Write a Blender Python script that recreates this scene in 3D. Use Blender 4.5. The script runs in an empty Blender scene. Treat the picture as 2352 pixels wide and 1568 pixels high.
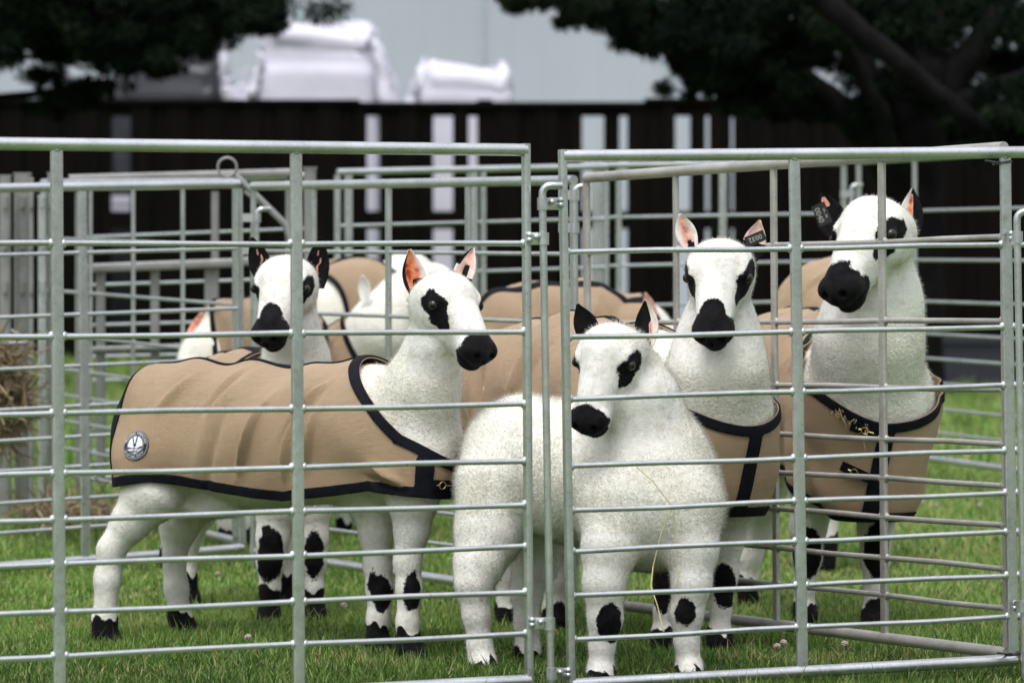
import bpy, bmesh, math, random
import numpy as np
from mathutils import Vector, Matrix
from mathutils.bvhtree import BVHTree

random.seed(7); RNG = np.random.default_rng(11)
S = bpy.context.scene
COL = S.collection
# ------------------------------------------------------------------ camera, sky, sun, exposure
F, CX, HY, H = 9000.0, 1176.0, 700.0, 0.87
cam_d = bpy.data.cameras.new('camera'); cam = bpy.data.objects.new('camera', cam_d); COL.objects.link(cam)
cam.location = (0, 0, H); cam.rotation_euler = (math.radians(90), 0, 0)
cam_d.sensor_width = 36; cam_d.lens = 36 * F / 2352; cam_d.shift_y = -(784 - HY) / 2352
cam_d.clip_start = .1; cam_d.clip_end = 500
cam_d.dof.use_dof = True; cam_d.dof.focus_distance = 9.25; cam_d.dof.aperture_fstop = 5.0
S.camera = cam
SUN_EL, SUN_AZ = math.radians(62), math.radians(200)      # azimuth from +Y clockwise (behind the camera)
W = bpy.data.worlds.new('World'); S.world = W; W.use_nodes = True
nt = W.node_tree; bg = nt.nodes['Background']
sky = nt.nodes.new('ShaderNodeTexSky'); sky.sky_type = 'NISHITA'; sky.sun_disc = False
sky.sun_elevation = SUN_EL; sky.sun_rotation = SUN_AZ; sky.air_density = 1.0; sky.dust_density = 1.0
hs = nt.nodes.new('ShaderNodeHueSaturation'); hs.inputs['Saturation'].default_value = .22
nt.links.new(sky.outputs[0], hs.inputs['Color']); # overcast dome: the cloud is brighter overhead than at the horizon
tcw = nt.nodes.new('ShaderNodeTexCoord'); spw = nt.nodes.new('ShaderNodeSeparateXYZ'); mw = nt.nodes.new('ShaderNodeMath'); mw.operation = 'MULTIPLY_ADD'
nt.links.new(tcw.outputs['Generated'], spw.inputs[0]); nt.links.new(spw.outputs['Z'], mw.inputs[0]); mw.inputs[1].default_value = 3.0; mw.inputs[2].default_value = .34; mw.use_clamp = False
vw = nt.nodes.new('ShaderNodeVectorMath'); vw.operation = 'SCALE'; nt.links.new(hs.outputs[0], vw.inputs[0]); nt.links.new(mw.outputs[0], vw.inputs['Scale'])
nt.links.new(vw.outputs[0], bg.inputs[0])
bg.inputs[1].default_value = 0.12
sd = bpy.data.lights.new('sun', 'SUN'); sd.energy = 1.3; sd.angle = math.radians(25); sd.color = (1, .97, .93)
sun = bpy.data.objects.new('sun', sd); COL.objects.link(sun)
sdir = Vector((math.sin(SUN_AZ) * math.cos(SUN_EL), math.cos(SUN_AZ) * math.cos(SUN_EL), math.sin(SUN_EL)))
sun.rotation_euler = sdir.to_track_quat('Z', 'Y').to_euler(); sun.location = (0, 0, 20)
S.view_settings.view_transform = 'Standard'; S.view_settings.look = 'None'
S.view_settings.gamma = 1; S.view_settings.exposure = 0.48

# ------------------------------------------------------------------ helpers
def P(px, py, d):
    return Vector(((px - CX) / F * d, d, H - (py - HY) / F * d))
def PX(px, d): return (px - CX) / F * d

def link(o, parent=None):
    COL.objects.link(o)
    if parent is not None: o.parent = parent
    return o
def tag(o, label=None, cat=None, group=None, kind=None):
    if label: o['label'] = label
    if cat: o['category'] = cat
    if group: o['group'] = group
    if kind: o['kind'] = kind
    return o
def empty(name, loc, **k):
    o = bpy.data.objects.new(name, None); o.location = loc; o.empty_display_size = .1
    link(o); return tag(o, **k)
def mesh_obj(name, v, f, mat, parent=None, smooth=True, off=None):
    v = np.asarray(v, dtype=np.float64).reshape(-1, 3)
    if off is not None: v = v - np.array(off)
    me = bpy.data.meshes.new(name)
    me.from_pydata(v.tolist(), [], f if isinstance(f, list) else f.tolist())
    if smooth: me.polygons.foreach_set('use_smooth', [True] * len(me.polygons))
    for m in (mat if isinstance(mat, (list, tuple)) else [mat]): me.materials.append(m)
    me.update()
    return link(bpy.data.objects.new(name, me), parent)
def fattr(me, name, arr):
    a = me.attributes.new(name, 'FLOAT', 'POINT'); a.data.foreach_set('value', np.asarray(arr, dtype=np.float32))

class MB:
    """collects simple solids into one mesh"""
    def __init__(s): s.v = []; s.f = []
    def add(s, v, f):
        n = len(s.v); s.v += [tuple(x) for x in v]; s.f += [tuple(i + n for i in q) for q in f]
    def tube(s, pts, r, n=12, cap=True, flat=None):
        """tube along points; flat=(wide,deep,wdir) makes a rounded flat bar"""
        pts = [Vector(p) for p in pts]; rs = r if isinstance(r, (list, tuple)) else [r] * len(pts)
        base = len(s.v); prev = None
        for i, p in enumerate(pts):
            t = (pts[min(i + 1, len(pts) - 1)] - pts[max(i - 1, 0)]).normalized()
            if prev is None:
                a = t.cross(Vector((0, 0, 1)) if abs(t.z) < .9 else Vector((0, 1, 0))).normalized()
            else:
                a = (prev - t * prev.dot(t)).normalized()
            prev = a; b = t.cross(a)
            for k in range(n):
                th = 2 * math.pi * k / n
                if flat:
                    wd = (flat[2] - t * flat[2].dot(t)).normalized(); dd = t.cross(wd)
                    c, q = math.cos(th), math.sin(th)
                    e = .35
                    q2 = p + wd * flat[0] / 2 * math.copysign(abs(c) ** e, c) + dd * flat[1] / 2 * math.copysign(abs(q) ** e, q)
                else:
                    q2 = p + (a * math.cos(th) + b * math.sin(th)) * rs[i]
                s.v.append(tuple(q2))
        for i in range(len(pts) - 1):
            for k in range(n):
                k2 = (k + 1) % n
                s.f.append((base + i * n + k, base + (i + 1) * n + k, base + (i + 1) * n + k2, base + i * n + k2))
        if cap:
            s.f.append(tuple(base + k for k in range(n))); e = base + (len(pts) - 1) * n
            s.f.append(tuple(e + k for k in reversed(range(n))))
    def ball(s, c, r, sc=(1, 1, 1), nu=8, nv=6):
        c = Vector(c); base = len(s.v)
        for j in range(nv + 1):
            ph = math.pi * j / nv
            for i in range(nu):
                th = 2 * math.pi * i / nu
                s.v.append((c.x + r * sc[0] * math.sin(ph) * math.cos(th), c.y + r * sc[1] * math.sin(ph) * math.sin(th), c.z + r * sc[2] * math.cos(ph)))
        for j in range(nv):
            for i in range(nu):
                i2 = (i + 1) % nu
                s.f.append((base + j * nu + i, base + (j + 1) * nu + i, base + (j + 1) * nu + i2, base + j * nu + i2))
    def box(s, c, sx, sy, sz, rot=None):
        c = Vector(c); v = []
        for x in (-.5, .5):
            for y in (-.5, .5):
                for z in (-.5, .5):
                    q = Vector((x * sx, y * sy, z * sz))
                    if rot is not None: q = rot @ q
                    v.append(tuple(c + q))
        s.add(v, [(0, 1, 3, 2), (4, 6, 7, 5), (0, 4, 5, 1), (2, 3, 7, 6), (0, 2, 6, 4), (1, 5, 7, 3)])
    def build(s, name, mat, parent=None, off=None, smooth=True):
        if off is None and parent is not None: off = parent.location
        if parent is not None and parent.parent is not None: off = parent.parent.location
        o = mesh_obj(name, s.v, s.f, mat, parent, smooth, off)
        if smooth:
            o.data.set_sharp_from_angle(angle=math.radians(50))
        return o

# ------------------------------------------------------------------ materials
def new_mat(name):
    m = bpy.data.materials.new(name); m.use_nodes = True
    return m, m.node_tree, m.node_tree.nodes['Principled BSDF']
def N(nt, t, **k):
    n = nt.nodes.new(t)
    for a, b in k.items(): setattr(n, a, b)
    return n
def noise(nt, scale, detail=4, rough=.55, vec=None, coord='Object'):
    n = N(nt, 'ShaderNodeTexNoise'); n.inputs['Scale'].default_value = scale
    n.inputs['Detail'].default_value = detail; n.inputs['Roughness'].default_value = rough
    if vec is None:
        tc = N(nt, 'ShaderNodeTexCoord'); vec = tc.outputs[coord]
    nt.links.new(vec, n.inputs['Vector']); return n
def ramp(nt, inp, stops):
    r = N(nt, 'ShaderNodeValToRGB'); e = r.color_ramp.elements
    while len(e) < len(stops): e.new(.5)
    for i, (p, c) in enumerate(stops):
        e[i].position = p; e[i].color = (*c, 1) if len(c) == 3 else c
    nt.links.new(inp, r.inputs[0]); return r
def mixc(nt, fac, a, b):
    m = N(nt, 'ShaderNodeMix', data_type='RGBA')
    if isinstance(fac, float): m.inputs[0].default_value = fac
    else: nt.links.new(fac, m.inputs[0])
    for i, x in ((6, a), (7, b)):
        if isinstance(x, tuple): m.inputs[i].default_value = (*x, 1)
        else: nt.links.new(x, m.inputs[i])
    return m.outputs[2]
def math_n(nt, op, a, b=None, clamp=False):
    m = N(nt, 'ShaderNodeMath', operation=op); m.use_clamp = clamp
    for i, x in ((0, a), (1, b)):
        if x is None: continue
        if isinstance(x, (int, float)): m.inputs[i].default_value = x
        else: nt.links.new(x, m.inputs[i])
    return m.outputs[0]
def bump(nt, bs, h, strength, dist):
    b = N(nt, 'ShaderNodeBump'); b.inputs['Strength'].default_value = strength; b.inputs['Distance'].default_value = dist
    nt.links.new(h, b.inputs['Height']); nt.links.new(b.outputs[0], bs.inputs['Normal']); return b

def simple(name, col, rough=.8, metal=0., var=.25, scale=20, bmp=.0):
    m, nt, bs = new_mat(name)
    n = noise(nt, scale)
    lo = tuple(c * (1 - var) for c in col); hi = tuple(min(1, c * (1 + var)) for c in col)
    r = ramp(nt, n.outputs[0], [(.3, lo), (.7, hi)]); nt.links.new(r.outputs[0], bs.inputs['Base Color'])
    bs.inputs['Roughness'].default_value = rough; bs.inputs['Metallic'].default_value = metal
    if bmp: bump(nt, bs, n.outputs[0], .6, bmp)
    return m
def galv(name, a, b, stain, metal=.75, rough=.42):
    m, nt, bs = new_mat(name)
    v = N(nt, 'ShaderNodeTexVoronoi'); v.inputs['Scale'].default_value = 160
    tc = N(nt, 'ShaderNodeTexCoord'); nt.links.new(tc.outputs['Object'], v.inputs['Vector'])
    sp = N(nt, 'ShaderNodeSeparateColor'); nt.links.new(v.outputs['Color'], sp.inputs[0])
    n = noise(nt, 7, 6, .65); n2 = noise(nt, 55, 5, .7)
    r = ramp(nt, n.outputs[0], [(.35, a), (.65, b)])
    c = mixc(nt, math_n(nt, 'MULTIPLY', sp.outputs[0], .22), r.outputs[0], tuple(min(1, x * 1.3) for x in b))
    st = ramp(nt, n2.outputs[0], [(.66, (0, 0, 0)), (.74, (1, 1, 1))])
    c = mixc(nt, math_n(nt, 'MULTIPLY', st.outputs[0], .55), c, stain)
    nt.links.new(c, bs.inputs['Base Color'])
    bs.inputs['Metallic'].default_value = metal
    rr = ramp(nt, n2.outputs[0], [(.3, (rough - .08,) * 3), (.7, (rough + .15,) * 3)])
    nt.links.new(rr.outputs[0], bs.inputs['Roughness'])
    bump(nt, bs, n2.outputs[0], .25, .0008)
    return m
M = {}
M['galv'] = galv('galvanised_steel', (.40, .41, .415), (.54, .55, .56), (.14, .15, .13), .88, .30)
M['galv_old'] = galv('weathered_steel', (.27, .26, .24), (.44, .42, .39), (.13, .10, .08), .55, .5)
M['galv_dull'] = galv('dull_galvanised_steel', (.19, .19, .185), (.28, .275, .265), (.10, .095, .09), .55, .45)
M['weld'] = galv('weld_metal', (.5, .54, .52), (.75, .78, .76), (.3, .3, .28), .7, .35)
M['brass'] = simple('brass', (.62, .46, .22), .3, .9, .15)
M['tie'] = simple('black_plastic', (.012, .012, .013), .35)
M['fence'] = None
M['white_plastic'] = simple('white_stretch_wrap', (.56, .54, .62), .35, 0, .06, 3, .02)
M['wall'] = None

def wool_mat(fleece=False):
    m, nt, bs = new_mat('fleece_fibres' if fleece else 'kerry_wool')
    at = N(nt, 'ShaderNodeAttribute', attribute_name='mark'); pk = N(nt, 'ShaderNodeAttribute', attribute_name='pink')
    wl = N(nt, 'ShaderNodeAttribute', attribute_name='wooly')
    n1 = noise(nt, 6, 4); n2 = noise(nt, 90, 4, .7); n3 = noise(nt, 240, 3, .7); n4 = noise(nt, 22, 5, .65)
    # crisp hair-edged markings
    e = math_n(nt, 'MULTIPLY_ADD', math_n(nt, 'SUBTRACT', n3.outputs[0], .5), .012)
    nt.nodes[-1].inputs[2].default_value = 0
    e2 = math_n(nt, 'MULTIPLY', math_n(nt, 'SUBTRACT', n4.outputs[0], .5), .030)
    d = math_n(nt, 'ADD', math_n(nt, 'ADD', at.outputs['Fac'], e), e2)
    black = math_n(nt, 'MULTIPLY', math_n(nt, 'ADD', math_n(nt, 'MULTIPLY', d, -320), .5), 1, True)
    w = ramp(nt, n1.outputs[0], [(.3, (.60, .57, .48)), (.55, (.72, .70, .63)), (.8, (.78, .77, .72))])
    w2 = ramp(nt, n2.outputs[0], [(.32, (.70, .64, .52)), (.46, (1, 1, 1))])
    wm = N(nt, 'ShaderNodeMix', data_type='RGBA', blend_type='MULTIPLY'); wm.inputs[0].default_value = .3
    nt.links.new(w.outputs[0], wm.inputs[6]); nt.links.new(w2.outputs[0], wm.inputs[7])
    fr_ = ramp(nt, noise(nt, 30, 8, .75).outputs[0], [(.32, (.50, .46, .40)), (.5, (.68, .66, .62)), (.65, (.74, .73, .70))]); face = fr_.outputs[0]
    c = mixc(nt, wl.outputs['Fac'], face, wm.outputs[2])
    pr = ramp(nt, noise(nt, 55, 3).outputs[0], [(.35, (.22, .03, .012)), (.48, (.55, .13, .05)), (.72, (.74, .35, .20))]); c = mixc(nt, pk.outputs['Fac'], c, pr.outputs[0])  # inner-ear pink; red glow of light through the ear is painted in too
    n5 = noise(nt, 40, 3)
    bk = ramp(nt, n5.outputs[0], [(.35, (.003, .003, .0035)), (.7, (.010, .009, .010))])
    c = mixc(nt, black, c, bk.outputs[0])
    nt.links.new(c, bs.inputs['Base Color'])
    bs.inputs['Roughness'].default_value = .92; bs.inputs['Specular IOR Level'].default_value = .12
    bs.inputs['Sheen Weight'].default_value = .03
    vo = N(nt, 'ShaderNodeTexVoronoi'); vo.inputs['Scale'].default_value = 105
    tc = N(nt, 'ShaderNodeTexCoord'); wv = N(nt, 'ShaderNodeVectorMath', operation='ADD')
    nd = noise(nt, 45, 5); sc = N(nt, 'ShaderNodeVectorMath', operation='SCALE'); sc.inputs['Scale'].default_value = .03
    nt.links.new(nd.outputs['Color'], sc.inputs[0]); nt.links.new(tc.outputs['Object'], wv.inputs[0]); nt.links.new(sc.outputs[0], wv.inputs[1])
    nt.links.new(wv.outputs[0], vo.inputs['Vector'])
    hgt = math_n(nt, 'ADD', math_n(nt, 'MULTIPLY', math_n(nt, 'SUBTRACT', 1, vo.outputs[0]), wl.outputs['Fac']), math_n(nt, 'MULTIPLY', n3.outputs[0], .55))
    hgt = math_n(nt, 'ADD', hgt, math_n(nt, 'MULTIPLY', n2.outputs[0], .9)); hgt = math_n(nt, 'ADD', hgt, math_n(nt, 'MULTIPLY', n4.outputs[0], 1.2))
    bump(nt, bs, hgt, .40, .005)
    if fleece:
        t = N(nt, 'ShaderNodeBsdfTranslucent'); nt.links.new(c, t.inputs[0]); mx = N(nt, 'ShaderNodeMixShader'); mx.inputs[0].default_value = .5
        nt.links.new(bs.outputs[0], mx.inputs[1]); nt.links.new(t.outputs[0], mx.inputs[2]); nt.links.new(mx.outputs[0], nt.nodes['Material Output'].inputs[0])
        for l_ in list(bs.inputs['Normal'].links): nt.links.remove(l_)
    return m
M['wool'] = wool_mat(); M['fleece'] = wool_mat(True)

def burlap():
    m, nt, bs = new_mat('burlap')
    tc = N(nt, 'ShaderNodeTexCoord')
    n1 = noise(nt, 3.5, 5, .6); n2 = noise(nt, 14, 6, .7)
    mp = N(nt, 'ShaderNodeMapping'); mp.inputs['Scale'].default_value = (3, 3, 75); nt.links.new(tc.outputs['Object'], mp.inputs[0])
    n3 = noise(nt, 6, 5, .7, mp.outputs[0])
    a = ramp(nt, n1.outputs[0], [(.3, (.51, .325, .175)), (.7, (.67, .465, .275))])
    b = mixc(nt, math_n(nt, 'MULTIPLY', ramp(nt, n2.outputs[0], [(.45, (0, 0, 0)), (.8, (1, 1, 1))]).outputs[0], .5), a.outputs[0], (.40, .235, .115))
    c = mixc(nt, math_n(nt, 'MULTIPLY', ramp(nt, n3.outputs[0], [(.4, (0, 0, 0)), (.65, (1, 1, 1))]).outputs[0], .28), b, (.76, .56, .36))
    nt.links.new(c, bs.inputs['Base Color']); bs.inputs['Roughness'].default_value = .95
    bs.inputs['Sheen Weight'].default_value = .15
    w1 = N(nt, 'ShaderNodeTexWave', bands_direction='Z'); w1.inputs['Scale'].default_value = 170; w1.inputs['Distortion'].default_value = 2.5; w1.inputs['Detail Scale'].default_value = 3
    w2 = N(nt, 'ShaderNodeTexWave', bands_direction='X'); w2.inputs['Scale'].default_value = 170; w2.inputs['Distortion'].default_value = 2.5
    nt.links.new(tc.outputs['Object'], w1.inputs[0]); nt.links.new(tc.outputs['Object'], w2.inputs[0])
    hgt = math_n(nt, 'ADD', w1.outputs['Fac'], w2.outputs['Fac'])
    hgt = math_n(nt, 'ADD', hgt, math_n(nt, 'MULTIPLY', n2.outputs[0], 4.)); hgt = math_n(nt, 'ADD', hgt, math_n(nt, 'MULTIPLY', n3.outputs[0], 2.))
    bump(nt, bs, hgt, .8, .005)
    return m
M['burlap'] = burlap()
M['trim'] = simple('black_webbing', (.005, .0055, .009), .8, 0, .3, 60, .0006)
M['trim'].node_tree.nodes['Principled BSDF'].inputs['Specular IOR Level'].default_value = .12
M['bark'] = simple('dark_bark', (.008, .0075, .008), .9, 0, .4, 8, .02)
M['bark'].node_tree.nodes['Principled BSDF'].inputs['Specular IOR Level'].default_value = .05
M['eye'] = simple('dark_eye', (.010, .006, .004), .08)
M['patch_white'] = simple('patch_thread_white', (.62, .63, .68), .8, 0, .1)
M['patch_black'] = simple('patch_thread_black', (.012, .012, .018), .8)
M['tag_text'] = simple('tag_print', (.24, .24, .21), .6)
M['hay'] = simple('hay', (.20, .15, .085), .9, 0, .45, 30)
M['straw'] = simple('straw', (.55, .47, .22), .7, 0, .2, 30)

def attr_ramp_mat(name, stops, rough=.6, trans=.0):
    m, nt, bs = new_mat(name)
    at = N(nt, 'ShaderNodeAttribute', attribute_name='tone')
    r = ramp(nt, at.outputs['Fac'], stops); nt.links.new(r.outputs[0], bs.inputs['Base Color'])
    bs.inputs['Roughness'].default_value = rough
    bs.inputs['Specular IOR Level'].default_value = .3
    if trans:
        t = N(nt, 'ShaderNodeBsdfTranslucent'); nt.links.new(r.outputs[0], t.inputs[0])
        mx = N(nt, 'ShaderNodeMixShader'); mx.inputs[0].default_value = trans
        nt.links.new(bs.outputs[0], mx.inputs[1]); nt.links.new(t.outputs[0], mx.inputs[2])
        nt.links.new(mx.outputs[0], nt.nodes['Material Output'].inputs[0])
    return m
M['grass'] = attr_ramp_mat('grass_blades', [(0, (.035, .068, .014)), (.35, (.10, .195, .032)), (.6, (.205, .345, .065)), (.8, (.35, .46, .14)), (.90, (.46, .42, .20)), (1, (.38, .25, .14))], .5, .4)
M['needles'] = attr_ramp_mat('conifer_needles', [(0, (.002, .0035, .0025)), (.6, (.006, .011, .006)), (1, (.018, .028, .015))], .8)
M['needles'].node_tree.nodes['Principled BSDF'].inputs['Specular IOR Level'].default_value = .03

# ------------------------------------------------------------------ terrain
def gz(x, d):
    """ground height"""
    k = np.interp(d, [0, 10.8, 12, 12.6, 15, 17, 21, 26, 31, 60], [0, 0, .02, .04, .16, .21, .27, .30, .30, .3])
    side = np.clip(-np.asarray(x) / 4.0, -1, 1)
    k2 = np.interp(d, [0, 16, 24, 31, 60], [0, 0, .05, .17, .2])
    r = np.interp(d, [0, 12, 15.5, 20], [0, 0, .03, .03])
    return k + side * k2 - side * r + .006 * np.sin(np.asarray(x) * 3.1) * np.sin(np.asarray(d) * 2.3)
def ground_mat():
    m, nt, bs = new_mat('lawn_soil')
    n = noise(nt, 1.1, 6, .6); n2 = noise(nt, 25, 5, .7)
    a = ramp(nt, n.outputs[0], [(.35, (.07, .14, .025)), (.55, (.12, .21, .04)), (.72, (.20, .20, .07))])
    b = ramp(nt, n2.outputs[0], [(.35, (.03, .05, .012)), (.6, (.09, .17, .03))])
    nt.links.new(mixc(nt, .45, a.outputs[0], b.outputs[0]), bs.inputs['Base Color']); bs.inputs['Roughness'].default_value = .95
    bump(nt, bs, n2.outputs[0], .8, .02)
    return m
xs = np.concatenate([np.linspace(-150, -8, 12), np.linspace(-7, 7, 57), np.linspace(8, 150, 12)])
ys = np.concatenate([np.linspace(-40, 6, 8), np.linspace(7, 34, 109), np.linspace(36, 200, 10)])
XX, YY = np.meshgrid(xs, ys, indexing='ij'); ZZ = gz(XX, YY)
nx, ny = XX.shape
idx = np.arange(nx * ny).reshape(nx, ny)
fq = np.stack([idx[:-1, :-1], idx[1:, :-1], idx[1:, 1:], idx[:-1, 1:]], -1).reshape(-1, 4)
g = mesh_obj('ground', np.stack([XX, YY, ZZ], -1).reshape(-1, 3), fq, ground_mat()); tag(g, kind='structure')

# brown earth verge at the foot of the fence
v = []; f = []
for i, px in enumerate(np.linspace(1500, 3200, 30)):
    for j, d in enumerate((27.5, 28.6, 29.8, 31.4)):
        x = PX(px, d); v.append((x, d + .15 * math.sin(i * 1.7), float(gz(x, d)) + .02))
for i in range(29):
    for j in range(3):
        a = i * 4 + j; f.append((a, a + 4, a + 5, a + 1))
e = mesh_obj('bare_earth', v, f, simple('brown_earth', (.22, .14, .11), .95, 0, .35, 3, .02)); tag(e, kind='structure')

# ------------------------------------------------------------------ grass (uncountable)
def blades(n, d0, d1, hmin, hmax, w, dens_pow=1.0, seed=3):
    r = np.random.default_rng(seed)
    d = np.sqrt(r.uniform(d0 ** 2, d1 ** 2, n)); x = r.uniform(-.158, .158, n) * d
    patch = .5 + .5 * np.sin(x * 5.3 + 1.3 * np.sin(d * 3.1)) * np.sin(d * 4.1 + 1.7 * np.sin(x * 2.2))
    z = gz(x, d) - .004
    h = r.uniform(hmin, hmax, n) * (.7 + .5 * patch) * np.where(r.random(n) < .03, 1.7, 1)
    a = r.uniform(0, 2 * np.pi, n); lean = r.uniform(.1, .75, n) * h; la = r.uniform(0, 2 * np.pi, n)
    ww = w * r.uniform(.6, 1.4, n)
    dx, dy = np.cos(a) * ww / 2, np.sin(a) * ww / 2
    lx, ly = np.cos(la) * lean, np.sin(la) * lean
    base = np.stack([x, d, z], -1)
    V = np.zeros((n, 5, 3))
    V[:, 0] = base - np.stack([dx, dy, 0 * dx], -1); V[:, 1] = base + np.stack([dx, dy, 0 * dx], -1)
    mid = base + np.stack([lx * .35, ly * .35, h * .55], -1)
    V[:, 2] = mid + .8 * np.stack([dx, dy, 0 * dx], -1); V[:, 3] = mid - .8 * np.stack([dx, dy, 0 * dx], -1)
    V[:, 4] = base + np.stack([lx, ly, h * (1 - .25 * (lean / h) ** 2)], -1)
    t = np.clip(r.normal(.34 if w < .009 else .30, .25, n) + .16 * (patch - .5) + .32 * np.clip((d - 9.0) / 1.5, 0, 1) - .14, 0, .82)
    yl = r.random(n) < (.06 + .05 * (patch < .3)); t = np.where(yl, r.uniform(.84, 1, n), t)
    wear = np.sin(x * 2.9 + 2 * np.sin(d * 1.7)) * np.sin(d * 3.3 + 2 * np.sin(x * 1.9)) > .72; h_ = r.random(n); t = np.where(wear & (h_ < .20), r.uniform(.82, 1, n), t)
    far_y = (d > 10.8) & (d < 19) & (r.random(n) < .16) & (x > .3); t = np.where(far_y, r.uniform(.75, .95, n), t)
    return V.reshape(-1, 3), np.repeat(t, 5)
def blade_mesh(name, parts):
    V = np.concatenate([p[0] for p in parts]); T = np.concatenate([p[1] for p in parts]); n = len(V) // 5
    b = (np.arange(n) * 5)[:, None]
    me = bpy.data.meshes.new(name); me.vertices.add(len(V)); me.vertices.foreach_set('co', V.astype(np.float32).ravel())
    L = np.concatenate([b + [0, 1, 2, 3], b + [3, 2, 4]], 1).ravel()
    me.loops.add(len(L)); me.loops.foreach_set('vertex_index', L.astype(np.int32))
    st = (np.arange(n)[:, None] * 7 + [0, 4]).ravel()
    me.polygons.add(2 * n); me.polygons.foreach_set('loop_start', st.astype(np.int32))
    me.update(calc_edges=True); fattr(me, 'tone', T); me.materials.append(M['grass'])
    return link(bpy.data.objects.new(name, me))
gr = blade_mesh('grass', [blades(45000, 8.3, 13.0, .008, .022, .010, seed=6), blades(210000, 8.3, 11.0, .014, .046, .0036, seed=3), blades(120000, 11, 16, .014, .042, .005, seed=4), blades(60000, 16, 31.5, .05, .10, .012, seed=5)])
tag(gr, 'short green lawn grass with yellowed blades under the pens', 'grass', kind='stuff')

# ------------------------------------------------------------------ SDF bodies
def surface_nets(Fd, org, h):
    ins = Fd < 0
    c = np.zeros(tuple(s - 1 for s in Fd.shape), dtype=np.int8)
    offs = [(i, j, k) for i in (0, 1) for j in (0, 1) for k in (0, 1)]
    nx, ny, nz = c.shape
    for (i, j, k) in offs: c += ins[i:i + nx, j:j + ny, k:k + nz]
    act = np.argwhere((c > 0) & (c < 8))
    ids = -np.ones(c.shape, dtype=np.int32); ids[act[:, 0], act[:, 1], act[:, 2]] = np.arange(len(act))
    vals = np.stack([Fd[act[:, 0] + i, act[:, 1] + j, act[:, 2] + k] for (i, j, k) in offs], 1)
    pos = np.zeros((len(act), 3)); cnt = np.zeros(len(act)); O = np.array(offs, float)
    for a in range(8):
        for b in range(a + 1, 8):
            if abs(O[a] - O[b]).sum() != 1: continue
            va, vb = vals[:, a], vals[:, b]; m = (va < 0) != (vb < 0)
            t = np.where(m, va / np.where(m, va - vb, 1), 0)
            pos += m[:, None] * (O[a] + t[:, None] * (O[b] - O[a])); cnt += m
    V = (act + pos / cnt[:, None]) * h + org
    Q = []
    A = np.argwhere(ins[:-1, 1:-1, 1:-1] != ins[1:, 1:-1, 1:-1]); A[:, 1:] += 1
    i, j, k = A.T; q = np.stack([ids[i, j - 1, k - 1], ids[i, j, k - 1], ids[i, j, k], ids[i, j - 1, k]], 1)
    fl = ~ins[i, j, k]; q[fl] = q[fl][:, ::-1]; Q.append(q)
    A = np.argwhere(ins[1:-1, :-1, 1:-1] != ins[1:-1, 1:, 1:-1]); A[:, 0] += 1; A[:, 2] += 1
    i, j, k = A.T; q = np.stack([ids[i - 1, j, k - 1], ids[i - 1, j, k], ids[i, j, k], ids[i, j, k - 1]], 1)
    fl = ~ins[i, j, k]; q[fl] = q[fl][:, ::-1]; Q.append(q)
    A = np.argwhere(ins[1:-1, 1:-1, :-1] != ins[1:-1, 1:-1, 1:]); A[:, 0] += 1; A[:, 1] += 1
    i, j, k = A.T; q = np.stack([ids[i - 1, j - 1, k], ids[i, j - 1, k], ids[i, j, k], ids[i - 1, j, k]], 1)
    fl = ~ins[i, j, k]; q[fl] = q[fl][:, ::-1]; Q.append(q)
    Q = np.concatenate(Q); Q = Q[(Q >= 0).all(1)]
    return V, Q

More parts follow.
